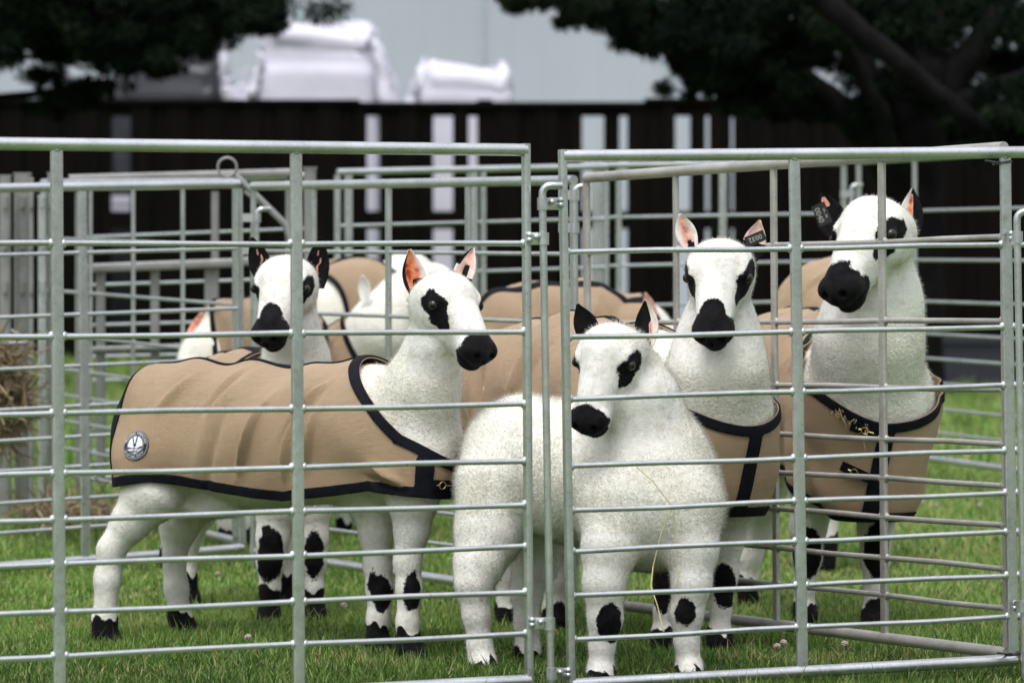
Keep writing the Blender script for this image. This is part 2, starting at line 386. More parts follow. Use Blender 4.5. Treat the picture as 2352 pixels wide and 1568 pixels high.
class SDF:
    def __init__(s): s.p = []
    def cone(s, a, b, ra, rb, k=.03): s.p.append(('c', np.array(a, float), np.array(b, float), ra, rb, k)); return s
    def chain(s, pts, k=.03):
        """pts: list of (Vector, r)"""
        for (a, ra), (b, rb) in zip(pts[:-1], pts[1:]): s.cone(a, b, ra, rb, k)
        return s
    def ell(s, c, R, r, k=.02, sub=False): s.p.append(('s' if sub else 'e', np.array(c, float), np.array(R, float), np.array(r, float), None, k)); return s
    def bounds(s):
        lo = np.full(3, 1e9); hi = -lo
        for q in s.p:
            if q[0] == 'c':
                for c, r in ((q[1], q[3]), (q[2], q[4])): lo = np.minimum(lo, c - r); hi = np.maximum(hi, c + r)
            elif q[0] == 'e':
                m = q[3].max(); lo = np.minimum(lo, q[1] - m); hi = np.maximum(hi, q[1] + m)
        return lo - .03, hi + .03
    def mesh(s, h):
        lo, hi = s.bounds(); n = np.ceil((hi - lo) / h).astype(int) + 1
        Fd = np.full(tuple(n), .2, dtype=np.float32)
        ax = [lo[a] + np.arange(n[a]) * h for a in range(3)]
        for q in s.p:
            k = q[5]
            if q[0] == 'c':
                m = max(q[3], q[4]) + k + 3 * h
                l = np.minimum(q[1], q[2]) - m; u = np.maximum(q[1], q[2]) + m
            else:
                m = q[3].max() + k + 3 * h; l = q[1] - m; u = q[1] + m
            i0 = np.maximum(0, np.floor((l - lo) / h).astype(int)); i1 = np.minimum(n, np.ceil((u - lo) / h).astype(int) + 1)
            if (i1 <= i0).any(): continue
            sl = tuple(slice(i0[a], i1[a]) for a in range(3))
            X, Y, Z = np.meshgrid(*[ax[a][sl[a]].astype(np.float32) for a in range(3)], indexing='ij')
            if q[0] == 'c':
                a, b = q[1], q[2]; ba = b - a; L2 = max(1e-9, ba @ ba)
                px, py, pz = X - a[0], Y - a[1], Z - a[2]
                t = np.clip((px * ba[0] + py * ba[1] + pz * ba[2]) / L2, 0, 1)
                d = np.sqrt((px - t * ba[0]) ** 2 + (py - t * ba[1]) ** 2 + (pz - t * ba[2]) ** 2) - (q[3] + (q[4] - q[3]) * t)
            else:
                R = q[2]; r = q[3]; px, py, pz = X - q[1][0], Y - q[1][1], Z - q[1][2]
                u0 = (px * R[0, 0] + py * R[1, 0] + pz * R[2, 0]) / r[0]
                u1 = (px * R[0, 1] + py * R[1, 1] + pz * R[2, 1]) / r[1]
                u2 = (px * R[0, 2] + py * R[1, 2] + pz * R[2, 2]) / r[2]
                k0 = np.sqrt(u0 ** 2 + u1 ** 2 + u2 ** 2) + 1e-6
                k1 = np.sqrt((u0 / r[0]) ** 2 + (u1 / r[1]) ** 2 + (u2 / r[2]) ** 2) + 1e-6
                d = k0 * (k0 - 1) / k1
            G = Fd[sl]
            if q[0] == 's':
                hh = np.clip(.5 - .5 * (G + d) / k, 0, 1); Fd[sl] = G * (1 - hh) - d * hh + k * hh * (1 - hh)
            else:
                hh = np.clip(.5 + .5 * (G - d) / k, 0, 1); Fd[sl] = G * (1 - hh) + d * hh - k * hh * (1 - hh)
        return surface_nets(Fd, lo, h)

def vnormals(V, Q):
    n = np.zeros_like(V); a, b, c, d = (V[Q[:, i]] for i in range(4))
    fn = np.cross(c - a, d - b)
    for i in range(4): np.add.at(n, Q[:, i], fn)
    return n / (np.linalg.norm(n, axis=1)[:, None] + 1e-12)

def head_frame(fwd, up=(0, 0, 1)):
    x = Vector(fwd).normalized(); u = Vector(up)
    z = (u - x * u.dot(x)).normalized(); y = z.cross(x)
    return np.array([[x[i], y[i], z[i]] for i in range(3)])

def head_prims(s, c, R, sc):
    c = np.array(c)
    def L(x, y, z): return c + R @ (np.array([x, y, z]) * sc)
    E = lambda p, r, k=.02, sub=False: s.ell(L(*p), R, np.array(r) * sc, k, sub)
    E((-.030, 0, -.003), (.064, .076, .056), .025); E((-.035, 0, .010), (.045, .062, .038), .02)
    s.cone(L(.0, 0, -.004), L(.118, 0, -.030), .058 * sc, .041 * sc, .03)
    s.cone(L(-.03, 0, -.045), L(.12, 0, -.062), .052 * sc, .027 * sc, .03)
    E((.145, 0, -.042), (.042, .043, .036), .02)
    E((.133, 0, -.080), (.034, .028, .019), .012)
    for sy in (-1, 1):
        E((-.03, sy * .045, -.035), (.065, .032, .05), .025)
        E((.004, sy * .059, .018), (.026, .012, .012), .014)
        E((.012, sy * .066, .002), (.017, .012, .013), .006)
        E((.152, sy * .032, -.034), (.026, .017, .020), .012)
        E((.178, sy * .021, -.036), (.016, .0085, .007), .005, True)
        s.cone(L(.181, sy * .004, -.050), L(.150, sy * .040, -.070), .0035 * sc, .0035 * sc, .004) if False else None
        E((.155, sy * .034, -.066), (.032, .012, .0035), .004, True)
    E((.184, 0, -.052), (.012, .0025, .016), .004, True)
    return L

def ear_mesh(base, tip, face, W, cup, pattern, n=14, m=9, thick=.004):
    base, tip, face = Vector(base), Vector(tip), Vector(face)
    ax = tip - base; Ln = ax.length; t = ax.normalized()
    nn = (face - t * face.dot(t)).normalized(); sd = t.cross(nn)
    V = []; mk = []; pk = []; Fc = []
    for side in (0, 1):
        for i in range(n + 1):
            u = i / n
            w = 1.32 * W * (max(0, math.sin(math.pi * min(1, u * .80 + .16))) ** .65) * (1 - .72 * u ** 3.6) if u < 1 else .003
            w = max(w, .0015)
            for j in range(m):
                vv = -1 + 2 * j / (m - 1)
                cc = cup * (vv * vv) * (1 - .5 * u)
                p = base + t * (u * Ln) + sd * (vv * w * (1 - .25 * (1 - u))) + nn * (cc - cup * .5 + .12 * Ln * math.sin(math.pi * u) * -.4)
                if side == 1: p = p - nn * thick
                V.append(tuple(p)); a, b = pattern(u, vv, side); mk.append(a); pk.append(b)
    K = (n + 1) * m
    for side in (0, 1):
        o = side * K
        for i in range(n):
            for j in range(m - 1):
                q = (o + i * m + j, o + i * m + j + 1, o + (i + 1) * m + j + 1, o + (i + 1) * m + j)
                Fc.append(q if side == 0 else q[::-1])
    rim = [i * m for i in range(n + 1)] + [n * m + j for j in range(1, m)] + [i * m + m - 1 for i in range(n - 1, -1, -1)]
    for a, b in zip(rim[:-1], rim[1:]): Fc.append((a, b, b + K, a + K))
    return V, Fc, mk, pk
# ear patterns: (u along, v across, side 0 = inner) -> (mark<0 black, pink)
def pat_black(u, v, s):
    if s == 0 and abs(v - .05 + .1 * math.sin(u * 9)) < .12 and .15 < u < .75: return (.01, .95)
    return (-.02, 0)
def pat_pale(u, v, s):
    if s == 1: return (.02, 0)
    d = .5 - u * 1.15 - abs(v - .15) * .6
    return ((-.02 if d > .12 else .02), max(0, min(1, .85 - abs(v) * .9)) * (1 if u < .9 else .4))
def pat_split(u, v, s):
    if s == 1: return (.02, .0)
    blk = v > .35 if u > .35 else (v < .1)
    return ((-.02 if (v < -.55 or (u < .42 and v > -.1)) else .02), max(.0, 1.0 - max(0, v - .45) * 2.2))
def pat_splitR(u, v, s):
    if s == 1: return (.02, .0)
    return ((-.02 if (u < .35 or (abs(v - .1) < .16 and u < .62) or (v < -.7 and u > .5)) else .02), max(0, .8 - abs(v) * .7))
def pat_redblack(u, v, s):
    if s == 1: return (-.02, 0)
    if v < -.4 and u > .15: return (.02, 0.05)
    if v < .25 and .25 < u < .92: return (.02, 1.0)
    return (-.02, 0)

SHEEP_GROUP = 'sheep standing in the show pens'
def clip_poly(V, faces, f):
    """keep the part of polygons where f>0 (V: Nx3, f: N)"""
    V = [tuple(v) for v in V]; f = list(f); out = []; cache = {}
    ex = [[] for _ in range(0)]
    src = [(i, i, 0.) for i in range(len(V))]
    for q in faces:
        s = [f[i] > 0 for i in q]
        if all(s): out.append(tuple(q)); continue
        if not any(s): continue
        r = []
        for a in range(len(q)):
            i, j = q[a], q[(a + 1) % len(q)]
            if f[i] > 0: r.append(i)
            if (f[i] > 0) != (f[j] > 0):
                key = (min(i, j), max(i, j))
                if key not in cache:
                    i0, j0 = key; t = f[i0] / (f[i0] - f[j0])
                    cache[key] = len(V)
                    V.append(tuple(V[i0][c] + t * (V[j0][c] - V[i0][c]) for c in range(3))); src.append((i0, j0, t))
                r.append(cache[key])
        if len(r) >= 3: out.append(tuple(r))
    used = sorted({i for q in out for i in q}); mp = {u: n for n, u in enumerate(used)}
    return [V[u] for u in used], [tuple(mp[i] for i in q) for q in out], [src[u] for u in used]

def fuzz(V, Q, VN, n, root, mark, pink, wooly, parent, name='fleece', L0=.004, L1=.010, w=.0009, drop=.30, seed=1, keep=None):
    r = np.random.default_rng(seed)
    a, b, c, d = (V[Q[:, i]] for i in range(4))
    area = np.linalg.norm(np.cross(c - a, d - b), axis=1); fc = a * .25 + b * .25 + c * .25 + d * .25
    fnm = VN[Q].mean(1)
    vis = (fnm[:, 1] < .35)                       # hair mostly where it can be seen from the front half
    wgt = area * np.where(vis, 1, .15)
    if keep is not None: wgt = wgt * keep[Q].mean(1)
    pick = r.choice(len(Q), n, p=wgt / wgt.sum())
    uu = r.random((n, 1)); vv = r.random((n, 1)); q = Q[pick]
    bl = lambda A: (A[q[:, 0]] * (1 - uu) * (1 - vv) + A[q[:, 1]] * uu * (1 - vv) + A[q[:, 2]] * uu * vv + A[q[:, 3]] * (1 - uu) * vv)
    p = bl(V); nn = bl(VN); nn /= np.linalg.norm(nn, axis=1)[:, None]
    mk = bl(mark[:, None])[:, 0]; pk = bl(pink[:, None])[:, 0]; wo = bl(wooly[:, None])[:, 0]
    ln = (L0 + (L1 - L0) * wo) * r.uniform(.5, 1.25, n)
    dr = nn + np.array([0, 0, -drop]) + r.normal(0, .30, (n, 3)); dr /= np.linalg.norm(dr, axis=1)[:, None]
    sd = np.cross(dr, r.normal(0, 1, (n, 3))); sd /= np.linalg.norm(sd, axis=1)[:, None]
    gn = np.cross(sd, dr); sd = np.where(((gn * nn).sum(1) < 0)[:, None], -sd, sd)
    T = np.zeros((n, 3, 3)); T[:, 0] = p - nn * .001 - sd * w / 2; T[:, 1] = p - nn * .001 + sd * w / 2; T[:, 2] = p + dr * ln[:, None]
    T = T.reshape(-1, 3) - np.array(root)
    me = bpy.data.meshes.new(name); me.vertices.add(3 * n); me.vertices.foreach_set('co', T.astype(np.float32).ravel())
    me.loops.add(3 * n); me.loops.foreach_set('vertex_index', np.arange(3 * n, dtype=np.int32))
    me.polygons.add(n); me.polygons.foreach_set('loop_start', (np.arange(n) * 3).astype(np.int32))
    me.polygons.foreach_set('use_smooth', [True] * n)
    me.update(calc_edges=True)
    fattr(me, 'mark', np.repeat(mk, 3)); fattr(me, 'pink', np.repeat(pk, 3)); fattr(me, 'wooly', np.repeat(wo, 3))
    me.normals_split_custom_set_from_vertices(np.repeat(nn, 3, axis=0).tolist())
    me.materials.append(M['fleece'])
    return link(bpy.data.objects.new(name, me), parent)

def J(px, py, d, r): return (P(px, py, d), r)

def sheep(label, torso, neck, legs, head=None, ears=(), marks=(), foot=.05, res=.006, coat=None, fuzz_n=26000, extra=(), hmarks=(), group=SHEEP_GROUP, hairL=(.004, .010), nose=.115, eyepatch=(1, 1, 1), wool_line=None):
    """all joints are world points; head=(center, forward, scale, up)"""
    feet = [l[-1][0] for l in legs] if legs else [torso[0][0]]
    root = Vector((sum(p.x for p in feet) / len(feet), sum(p.y for p in feet) / len(feet), float(gz(feet[0].x, feet[0].y))))
    E = empty('sheep', root, label=label, cat='sheep', group=group)
    s = SDF(); s.chain(torso, .05); s.chain(neck, .06)
    legs = [[(p_, r_ * (.88 if i_ >= 3 else .95)) for i_, (p_, r_) in enumerate(l)] for l in legs]
    for l in legs: s.chain(l[:2], .05); s.chain(l[1:], .02)
    for (c, R, r, k) in extra: s.ell(c, R, r, k)
    R = None
    if head:
        hc, fw, sc, up = head; R = head_frame(fw, up); hc = np.array(hc)
        s.cone(np.array(neck[-1][0]), hc + R @ np.array([-.045, 0, -.035]) * sc, neck[-1][1], .056 * sc, .04)
        head_prims(s, hc, R, sc)
    V, Q = s.mesh(res); VN = vnormals(V, Q)
    n = len(V)
    # markings as signed distance (negative = black)
    mk = np.full(n, .2); wo = np.ones(n)
    def blob(c, r, A=None):
        q = V - np.array(c)
        if A is not None: q = q @ A
        r = np.array(r); k0 = np.linalg.norm(q / r, axis=1); return (k0 - 1) * r.min()
    for l in legs:
        gzf = float(gz(l[-1][0].x, l[-1][0].y))
        near = np.linalg.norm(V[:, :2] - np.array(l[-1][0])[:2], axis=1) < .16
        mk = np.where(near, np.minimum(mk, V[:, 2] - (gzf + foot) + .010 * np.sin(V[:, 0] * 70 + 3 * np.sin(V[:, 1] * 40)) + .006 * np.sin(V[:, 0] * 171 + V[:, 1] * 90)), mk)
        kn = np.array(l[2][0]) if len(l) > 2 else np.array(l[-1][0])
        low = (V[:, 2] < kn[2] + .12) & near
        wo = np.where(low, .42, wo)
    for (c, r) in marks: mk = np.minimum(mk, blob(c, r))
    if head:
        sh = lambda x, y, z: hc + R @ (np.array([x, y, z]) * sc)
        q = (V - hc) @ R / sc
        hd = (q[:, 0] > -.13)
        inh = hd & (np.abs(q[:, 1]) < .13) & (np.abs(q[:, 2]) < .17) & (q[:, 0] < .25); muz = hd & (np.abs(q[:, 1]) < .09) & (q[:, 2] > -.115) & (q[:, 2] < .08) & (q[:, 0] < .25) & (q[:, 0] * .9 - q[:, 2] * -.55 > .035)
        wo = wo * np.where(hd, np.clip(np.maximum((np.hypot(q[:, 0] - .05, q[:, 2] + .02) - .125) / .06, (-q[:, 0] - .0) / .09), 0, 1), 1)
        aq = q - np.array([.075, 0, -.04]); tq = np.clip(aq[:, 0] / .115, 0, 1); dq = np.sqrt((aq[:, 0] - tq * .115) ** 2 + aq[:, 1] ** 2 + (aq[:, 2] + tq * .022) ** 2)
        eq = (q - np.array([.170, 0, -.048])) / np.array([.180 - nose, .060, .066]); m1 = np.maximum((np.linalg.norm(eq, axis=1) - 1) * .06, np.maximum(dq - .074, -(q[:, 2] + .102 + .25 * np.clip(.15 - q[:, 0], -.05, .1) * -1)))
        mk = np.minimum(mk, m1)
        for sy in (-1, 1):
            mk = np.minimum(mk, blob(sh(.012 * eyepatch[2], sy * .068, .000), np.array([.040 * eyepatch[0], .035, .027 * eyepatch[1]]) * sc, R))
            mk = np.minimum(mk, blob(sh(.040 * eyepatch[2], sy * .062, -.018), np.array([.028 * eyepatch[0], .035, .022 * eyepatch[1]]) * sc, R))
        for (c, r) in hmarks: mk = np.minimum(mk, blob(sh(*c), np.array(r) * sc, R))
    pink = np.zeros(n); VV = V; QQ = Q.tolist(); MK, PK, WO = mk, pink, wo
    for e in ears:
        ev, ef, em, ep = ear_mesh(*e); o = len(VV)
        VV = np.concatenate([VV, np.array(ev)]); QQ += [[i + o for i in qf] for qf in ef]
        MK = np.concatenate([MK, em]); PK = np.concatenate([PK, ep]); WO = np.concatenate([WO, np.zeros(len(ev))])
    b = mesh_obj('body', VV, QQ, M['wool'], E, True, root)
    fattr(b.data, 'mark', MK); fattr(b.data, 'pink', PK); fattr(b.data, 'wooly', WO)
    if head:
        for sy in (-1, 1):
            mb = MB(); c0 = hc + R @ (np.array([.016, sy * .0685, .001]) * sc); mb.ball(c0, .0125 * sc, nu=16, nv=12)
            mb.build('eye', M['eye'], E, root)
    if coat:
        keep = 1.0 * np.ones(n)
        cf = coat_build(E, root, coat, torso, neck, legs, V)
        keep = np.where(cf > .012, 0., 1.)
    else: keep = None
    if fuzz_n:
        fuzz(V, Q, VN, fuzz_n, root, mk, pink, wo, E, L0=hairL[0], L1=hairL[1], keep=keep)
    return E

def coat_build(E, root, C, torso, neck, legs, bodyV):
    """C: dict rear, neck plane, hem etc. in the coat frame (s forward, l left, z up)"""
    a = torso[0][0]; b = torso[-1][0]; fw = Vector((b.x - a.x, b.y - a.y, 0)); Lb = fw.length; fw.normalize(); lf = Vector((-fw.y, fw.x, 0))
    if C.get('fw'): fw = Vector(C['fw']).normalized(); lf = Vector((-fw.y, fw.x, 0))
    A = np.array(a); fwn = np.array(fw); lfn = np.array(lf)
    def loc(X): q = X - A; return q @ fwn, q @ lfn, X[:, 2]
    g = SDF(); inf = C.get('inflate', .014)
    g.chain([(p, r + inf) for p, r in torso], .05)
    for dz in C.get('dzs', (.05, .11)): g.chain([(p - Vector((0, 0, dz)), r * (C.get('skirt', .97) - dz * .6) + inf) for p, r in torso], .03)
    g.chain([(p, r + inf) for p, r in neck[:2]], .06)
    for l in legs:
        (p0, r0) = l[0]; g.cone(np.array(p0), np.array(p0) - np.array([0, 0, .05]), r0 + inf, r0 + inf * .7, .05)
    V, Q = g.mesh(C.get('res', .008)); VN = vnormals(V, Q)
    s, l, z = loc(V)
    # folds
    r = np.random.default_rng(C.get('seed', 5)); d = np.zeros(len(V))
    top = max(p.z + rr for p, rr in torso)
    for _ in range(C.get('nf', 16)):
        s0 = r.uniform(-.05, Lb + .1); z0 = top - r.uniform(-.02, .12); ang = r.normal(-.15, .35); Lf = r.uniform(.12, .36); w = r.uniform(.008, .020); am = r.uniform(.005, .013) * r.choice([1, 1, -1])
        side = r.choice([-1, 1])
        u = (s - s0) * math.cos(ang) + (z - z0) * math.sin(ang); t = -(s - s0) * -math.sin(ang) * 0 + (z0 - z)
        u2 = (s - s0) - math.tan(ang) * (z0 - z)
        tt = np.clip(t / Lf, 0, 1); en = np.sin(np.pi * tt) ** .6 * ((t > 0) & (t < Lf))
        d += am * np.exp(-(u2 / w) ** 2) * en * (np.sign(l) == side)
    for (s0, z0, s1, z1, w, am) in C.get('folds', []):
        v0 = np.array([s1 - s0, z1 - z0]); L2 = v0 @ v0; t = np.clip(((s - s0) * v0[0] + (z - z0) * v0[1]) / L2, 0, 1); w = w * .72
        dist = np.hypot(s - s0 - t * v0[0], z - z0 - t * v0[1])
        d += 2.8 * am * np.exp(-(dist / w) ** 2) * np.sin(np.pi * np.clip(t, .05, .95))
    d += .004 * np.sin(s * 21 + 3 * np.sin(z * 9)) * np.sin(z * 6 + 1) + .0025 * np.sin(z * 33 + 5 * np.sin(s * 8)) 
    d += .006 * np.sin(s * 34 + 2 * np.sin(l * 11)) * np.clip((z - top + .12) / .12, 0, 1) * C.get('lump', 1)
    V = V + VN * d[:, None]; VN = vnormals(V, Q); s, l, z = loc(V)
    def field(X):
        s, l, z = loc(X)
        hem = z - np.interp(s, *C['hem'])
        rear = s - (C['rear'] + C.get('rear_k', 0) * np.clip(z - C['hem'][1][0], 0, 1))
        (sw, zw), (sc, zc) = C['neck']; nrm = np.array([-(zc - zw), (sc - sw)]); nrm /= np.linalg.norm(nrm)
        pl = -((s - sw) * nrm[0] + (z - zw) * nrm[1])
        zo = zc + C.get('u', 3.) * (l - C.get('l0', 0)) ** 2
        nk = np.maximum(pl, zo - z)
        nk = np.minimum(nk, C.get('front', 9) - s)
        return np.minimum(np.minimum(hem, rear), nk)
    f0 = field(V); e = 1e-3
    G = np.stack([(field(V + e * np.eye(3)[i]) - f0) / e for i in range(3)], 1)
    gt = np.linalg.norm(G - (G * VN).sum(1)[:, None] * VN, axis=1)
    fn = f0 / np.maximum(gt, C.get('gtc', .35))
    Vc, Fc, src = clip_poly(V, Q.tolist(), f0)
    cloth = mesh_obj('coat', Vc, Fc, M['burlap'], E, True, root)
    so = cloth.modifiers.new('thick', 'SOLIDIFY'); so.thickness = .003; so.offset = -1
    tw = C.get('trim', .025)
    t = tw - fn
    if 'rt' in C: t = np.maximum(t, np.where(z < top - .03, C['rt'] - (s - C['rear']), -1))
    sp = np.where((z > np.interp(s, [0, Lb], [a.z, b.z]) + .06), C.get('spine', .012) - np.abs(l - C.get('spl', 0)), -1)
    t = np.maximum(t, sp)
    if 'strap' in C:
        l0, w0, zt, zb, sl = C['strap']; q = w0 - np.abs(l - l0 - sl * (zt - z)); q = np.minimum(q, zt - z); q = np.minimum(q, z - zb); q = np.minimum(q, s - Lb * .75)
        t = np.maximum(t, q)
    V2 = V + VN * .0025
    v1, f1, s1 = clip_poly(V2, Q.tolist(), f0)
    ft = np.array([t[i] * (1 - tt) + t[j] * tt for (i, j, tt) in s1])
    v2, f2, _ = clip_poly(v1, f1, ft)
    if f2:
        tr = mesh_obj('trim', v2, f2, M['trim'], cloth, True, root)
        so = tr.modifiers.new('thick', 'SOLIDIFY'); so.thickness = .0035; so.offset = 0
    C['_V'], C['_Q'] = V, Q; C['_obj'] = cloth; C['_loc'] = (A, fwn, lfn)
    return field(bodyV)

def coat_bvh(C): return BVHTree.FromPolygons([tuple(v) for v in C['_V']], C['_Q'].tolist())
def surf(bvh, px, py, off=.004):
    """point on the coat seen along a line, with its normal"""
    o = Vector((0, 0, H)); d = (P(px, py, 10) - o).normalized()
    hit, n, _, _ = bvh.ray_cast(o, d)
    return (hit + n * off, n) if hit else (P(px, py, 10), Vector((0, -1, 0)))

def buckle(C, E, root, px, py, ang=0., strap=(.06, .022)):
    bv = coat_bvh(C); c, n = surf(bv, px, py, .009)
    rx = Vector((1, 0, 0)); rx = (rx - n * rx.dot(n)).normalized(); up = n.cross(rx)
    ca, sa = math.cos(ang), math.sin(ang); ax = rx * ca + up * sa; ay = n.cross(ax)
    mb = MB(); R = Matrix((ax, ay, n)).transposed()
    mb.box(c, strap[0], strap[1], .004, R)
    st = mb.build('strap', M['trim'], C['_obj'], root, False)
    mb = MB(); cc = c + n * .006
    mb.tube([cc - ax * .004 + (ax * math.cos(t) + ay * math.sin(t)) * .009 for t in np.linspace(0, 2 * math.pi, 17)], .0016, 6, False)
    mb.tube([cc + ax * .006, cc + ax * .020], .0018, 6); mb.tube([cc - ax * .013, cc - ax * .021], .0022, 6)
    mb.build('clasp', M['brass'], C['_obj'], root)

FR = (0, -1, 0)
# ---- sheep 1: coated, side on, left pen
A1 = Vector((0, 0, 0))
t1 = [J(425, 990, 10.1, .172), J(620, 1008, 9.95, .168), J(850, 1000, 9.75, .166), J(940, 1020, 9.66, .135)]
n1 = [J(905, 985, 9.68, .130), J(970, 890, 9.6, .083), J(1003, 790, 9.56, .068)]
l1 = [
 [J(355, 1060, 10.0, .10), J(350, 1130, 9.98, .082), J(302, 1195, 9.98, .052), J(255, 1262, 9.98, .038), J(246, 1330, 9.98, .035), J(240, 1420, 9.98, .033), J(243, 1462, 9.98, .036), J(262, 1476, 9.96, .024)],
 [J(430, 1060, 10.2, .10), J(455, 1130, 10.2, .078), J(412, 1205, 10.2, .052), J(398, 1275, 10.2, .036), J(405, 1350, 10.2, .033), J(414, 1420, 10.2, .033), J(428, 1452, 10.18, .034), J(450, 1462, 10.15, .024)],
 [J(870, 1080, 9.75, .09), J(862, 1150, 9.74, .066), J(864, 1220, 9.73, .044), J(868, 1300, 9.73, .037), J(872, 1350, 9.73, .036), J(868, 1420, 9.73, .029), J(867, 1480, 9.73, .033), J(880, 1500, 9.70, .028)],
 [J(950, 1080, 9.6, .085), J(948, 1150, 9.6, .062), J(946, 1215, 9.6, .044), J(936, 1290, 9.6, .036), J(940, 1350, 9.6, .034), J(936, 1430, 9.6, .029), J(941, 1486, 9.6, .034), J(965, 1510, 9.57, .028)]]
c1p = [P(262, 1030, 10.1), P(985, 1055, 9.6)]
def sz(Tor, px, py, d, fw=None):
    """coat-frame (s, z) of a photo point at depth d"""
    a = Tor[0][0]; b = Tor[-1][0]; f = Vector((b.x - a.x, b.y - a.y, 0)).normalized() if fw is None else Vector(fw).normalized()
    p = P(px, py, d); return ((p - a).dot(f), p.z)
h = [sz(t1, x, y, d) for x, y, d in [(262, 1116, 10.1), (300, 1116, 10.0), (410, 1103, 9.98), (470, 1118, 9.9), (600, 1140, 9.8), (680, 1148, 9.75), (800, 1136, 9.65), (880, 1125, 9.6), (960, 1142, 9.5), (1040, 1155, 9.5)]]
C1 = dict(gtc=.9, hem=([q[0] for q in h], [q[1] for q in h]), rear=-.122, rear_k=0, rt=.038, neck=(sz(t1, 868, 850, 9.7), sz(t1, 1000, 1062, 9.5)), u=4, spine=.012, seed=4, nf=10, strap=(-.10, .017, .50, 0.0, 0), res=.007,
     folds=[(*sz(t1, 660, 900, 9.8), *sz(t1, 560, 1100, 9.8), .012, .010), (*sz(t1, 790, 870, 9.7), *sz(t1, 690, 985, 9.7), .014, .009), (*sz(t1, 730, 880, 9.7), *sz(t1, 640, 1040, 9.7), .016, -.006), (*sz(t1, 800, 920, 9.7), *sz(t1, 745, 1080, 9.7), .013, .008), (*sz(t1, 700, 930, 9.7), *sz(t1, 650, 1120, 9.7), .014, .007), (*sz(t1, 900, 1060, 9.6), *sz(t1, 1000, 1110, 9.6), .012, .009), (*sz(t1, 870, 1090, 9.6), *sz(t1, 990, 1125, 9.6), .012, -.007), (*sz(t1, 420, 860, 9.9), *sz(t1, 330, 960, 9.9), .02, .006), (*sz(t1, 600, 850, 9.9), *sz(t1, 500, 950, 9.9), .014, -.006)])
hc1 = P(1040, 694, 9.5)
S1 = sheep('burlap-coated sheep standing side-on with round emblem on its rump, head turned towards us', t1, n1, l1, (hc1, (.50, -.66, -.56), 1.0, (-.05, .1, 1)),
  ears=[(P(962, 685, 9.56), P(942, 572, 9.56), (.45, -.85, .1), .029, .012, pat_split), (P(1052, 662, 9.62), P(1088, 568, 9.66), (.1, -1, 0), .024, .012, pat_splitR)],
  marks=[(P(876, 1362, 9.69), (.030, .06, .046)), (P(946, 1358, 9.56), (.022, .05, .055)), (P(882, 1448, 9.70), (.014, .05, .018)), (P(366, 1282, 10.2), (.014, .05, .035)), (P(855, 1340, 9.69), (.014, .05, .03))],
  coat=C1, foot=.07, hmarks=[((.055, -.06, -.03), (.020, .03, .02)), ((-.005, -.06, .012), (.02, .03, .018))], eyepatch=(1, 1.1, 1),
  extra=[(np.array(P(490, 1165, 10.0)), np.eye(3), np.array([.09, .05, .028]), .03)])
buckle(C1, S1, S1.location, 1012, 1112, -.15, (.055, .024))

# ---- sheep 2: behind sheep 1, facing us
t2 = [J(520, 960, 11.25, .170), J(600, 965, 10.95, .18), J(672, 985, 10.65, .165)]
n2 = [J(678, 900, 10.6, .120), J(680, 830, 10.55, .080), J(672, 760, 10.5, .066)]
l2 = [
 [J(650, 1080, 10.6, .08), J(636, 1160, 10.58, .06), J(626, 1235, 10.57, .044), J(621, 1290, 10.56, .040), J(620, 1350, 10.56, .029), J(618, 1410, 10.56, .032), J(618, 1424, 10.54, .036)],
 [J(705, 1080, 10.6, .08), J(714, 1160, 10.58, .058), J(718, 1235, 10.57, .042), J(720, 1290, 10.56, .037), J(720, 1350, 10.56, .028), J(722, 1405, 10.56, .032), J(724, 1426, 10.54, .036)],
 [J(500, 1080, 11.2, .09), J(460, 1160, 11.2, .06), J(430, 1240, 11.2, .036), J(430, 1320, 11.2, .028), J(438, 1380, 11.2, .030), J(442, 1395, 11.18, .032)],
 [J(600, 1080, 11.1, .09), J(640, 1180, 11.1, .05), J(652, 1260, 11.1, .034), J(655, 1330, 11.1, .028), J(660, 1380, 11.1, .030), J(662, 1392, 11.08, .032)]]
C2 = dict(hem=([-.3, .8], [.45, .42]), rear=-.12, neck=(sz(t2, 600, 830, 10.8), sz(t2, 690, 1040, 10.5)), u=4, spine=.035, spl=0, seed=9, nf=14)
S2 = sheep('sheep facing us behind the side-on coated one, black ears upright above it', t2, n2, l2, (P(648, 655, 10.4), (-.22, -.74, -.63), 1.03, (0, 0, 1)),
  ears=[(P(610, 650, 10.46), P(578, 545, 10.46), (-.3, -1, .1), .028, .012, pat_black), (P(728, 662, 10.46), P(736, 543, 10.46), (.35, -1, .1), .029, .012, pat_black)],
  marks=[(P(620, 1275, 10.53), (.038, .06, .075)), (P(612, 1220, 10.53), (.018, .05, .02)), (P(720, 1278, 10.53), (.030, .06, .065)), (P(440, 1385, 11.2), (.03, .05, .03))],
  coat=C2, foot=.10, hmarks=[((.126, .004, .005), (.032, .030, .05))], fuzz_n=20000, eyepatch=(1.05, 1, 1.3), nose=.100)

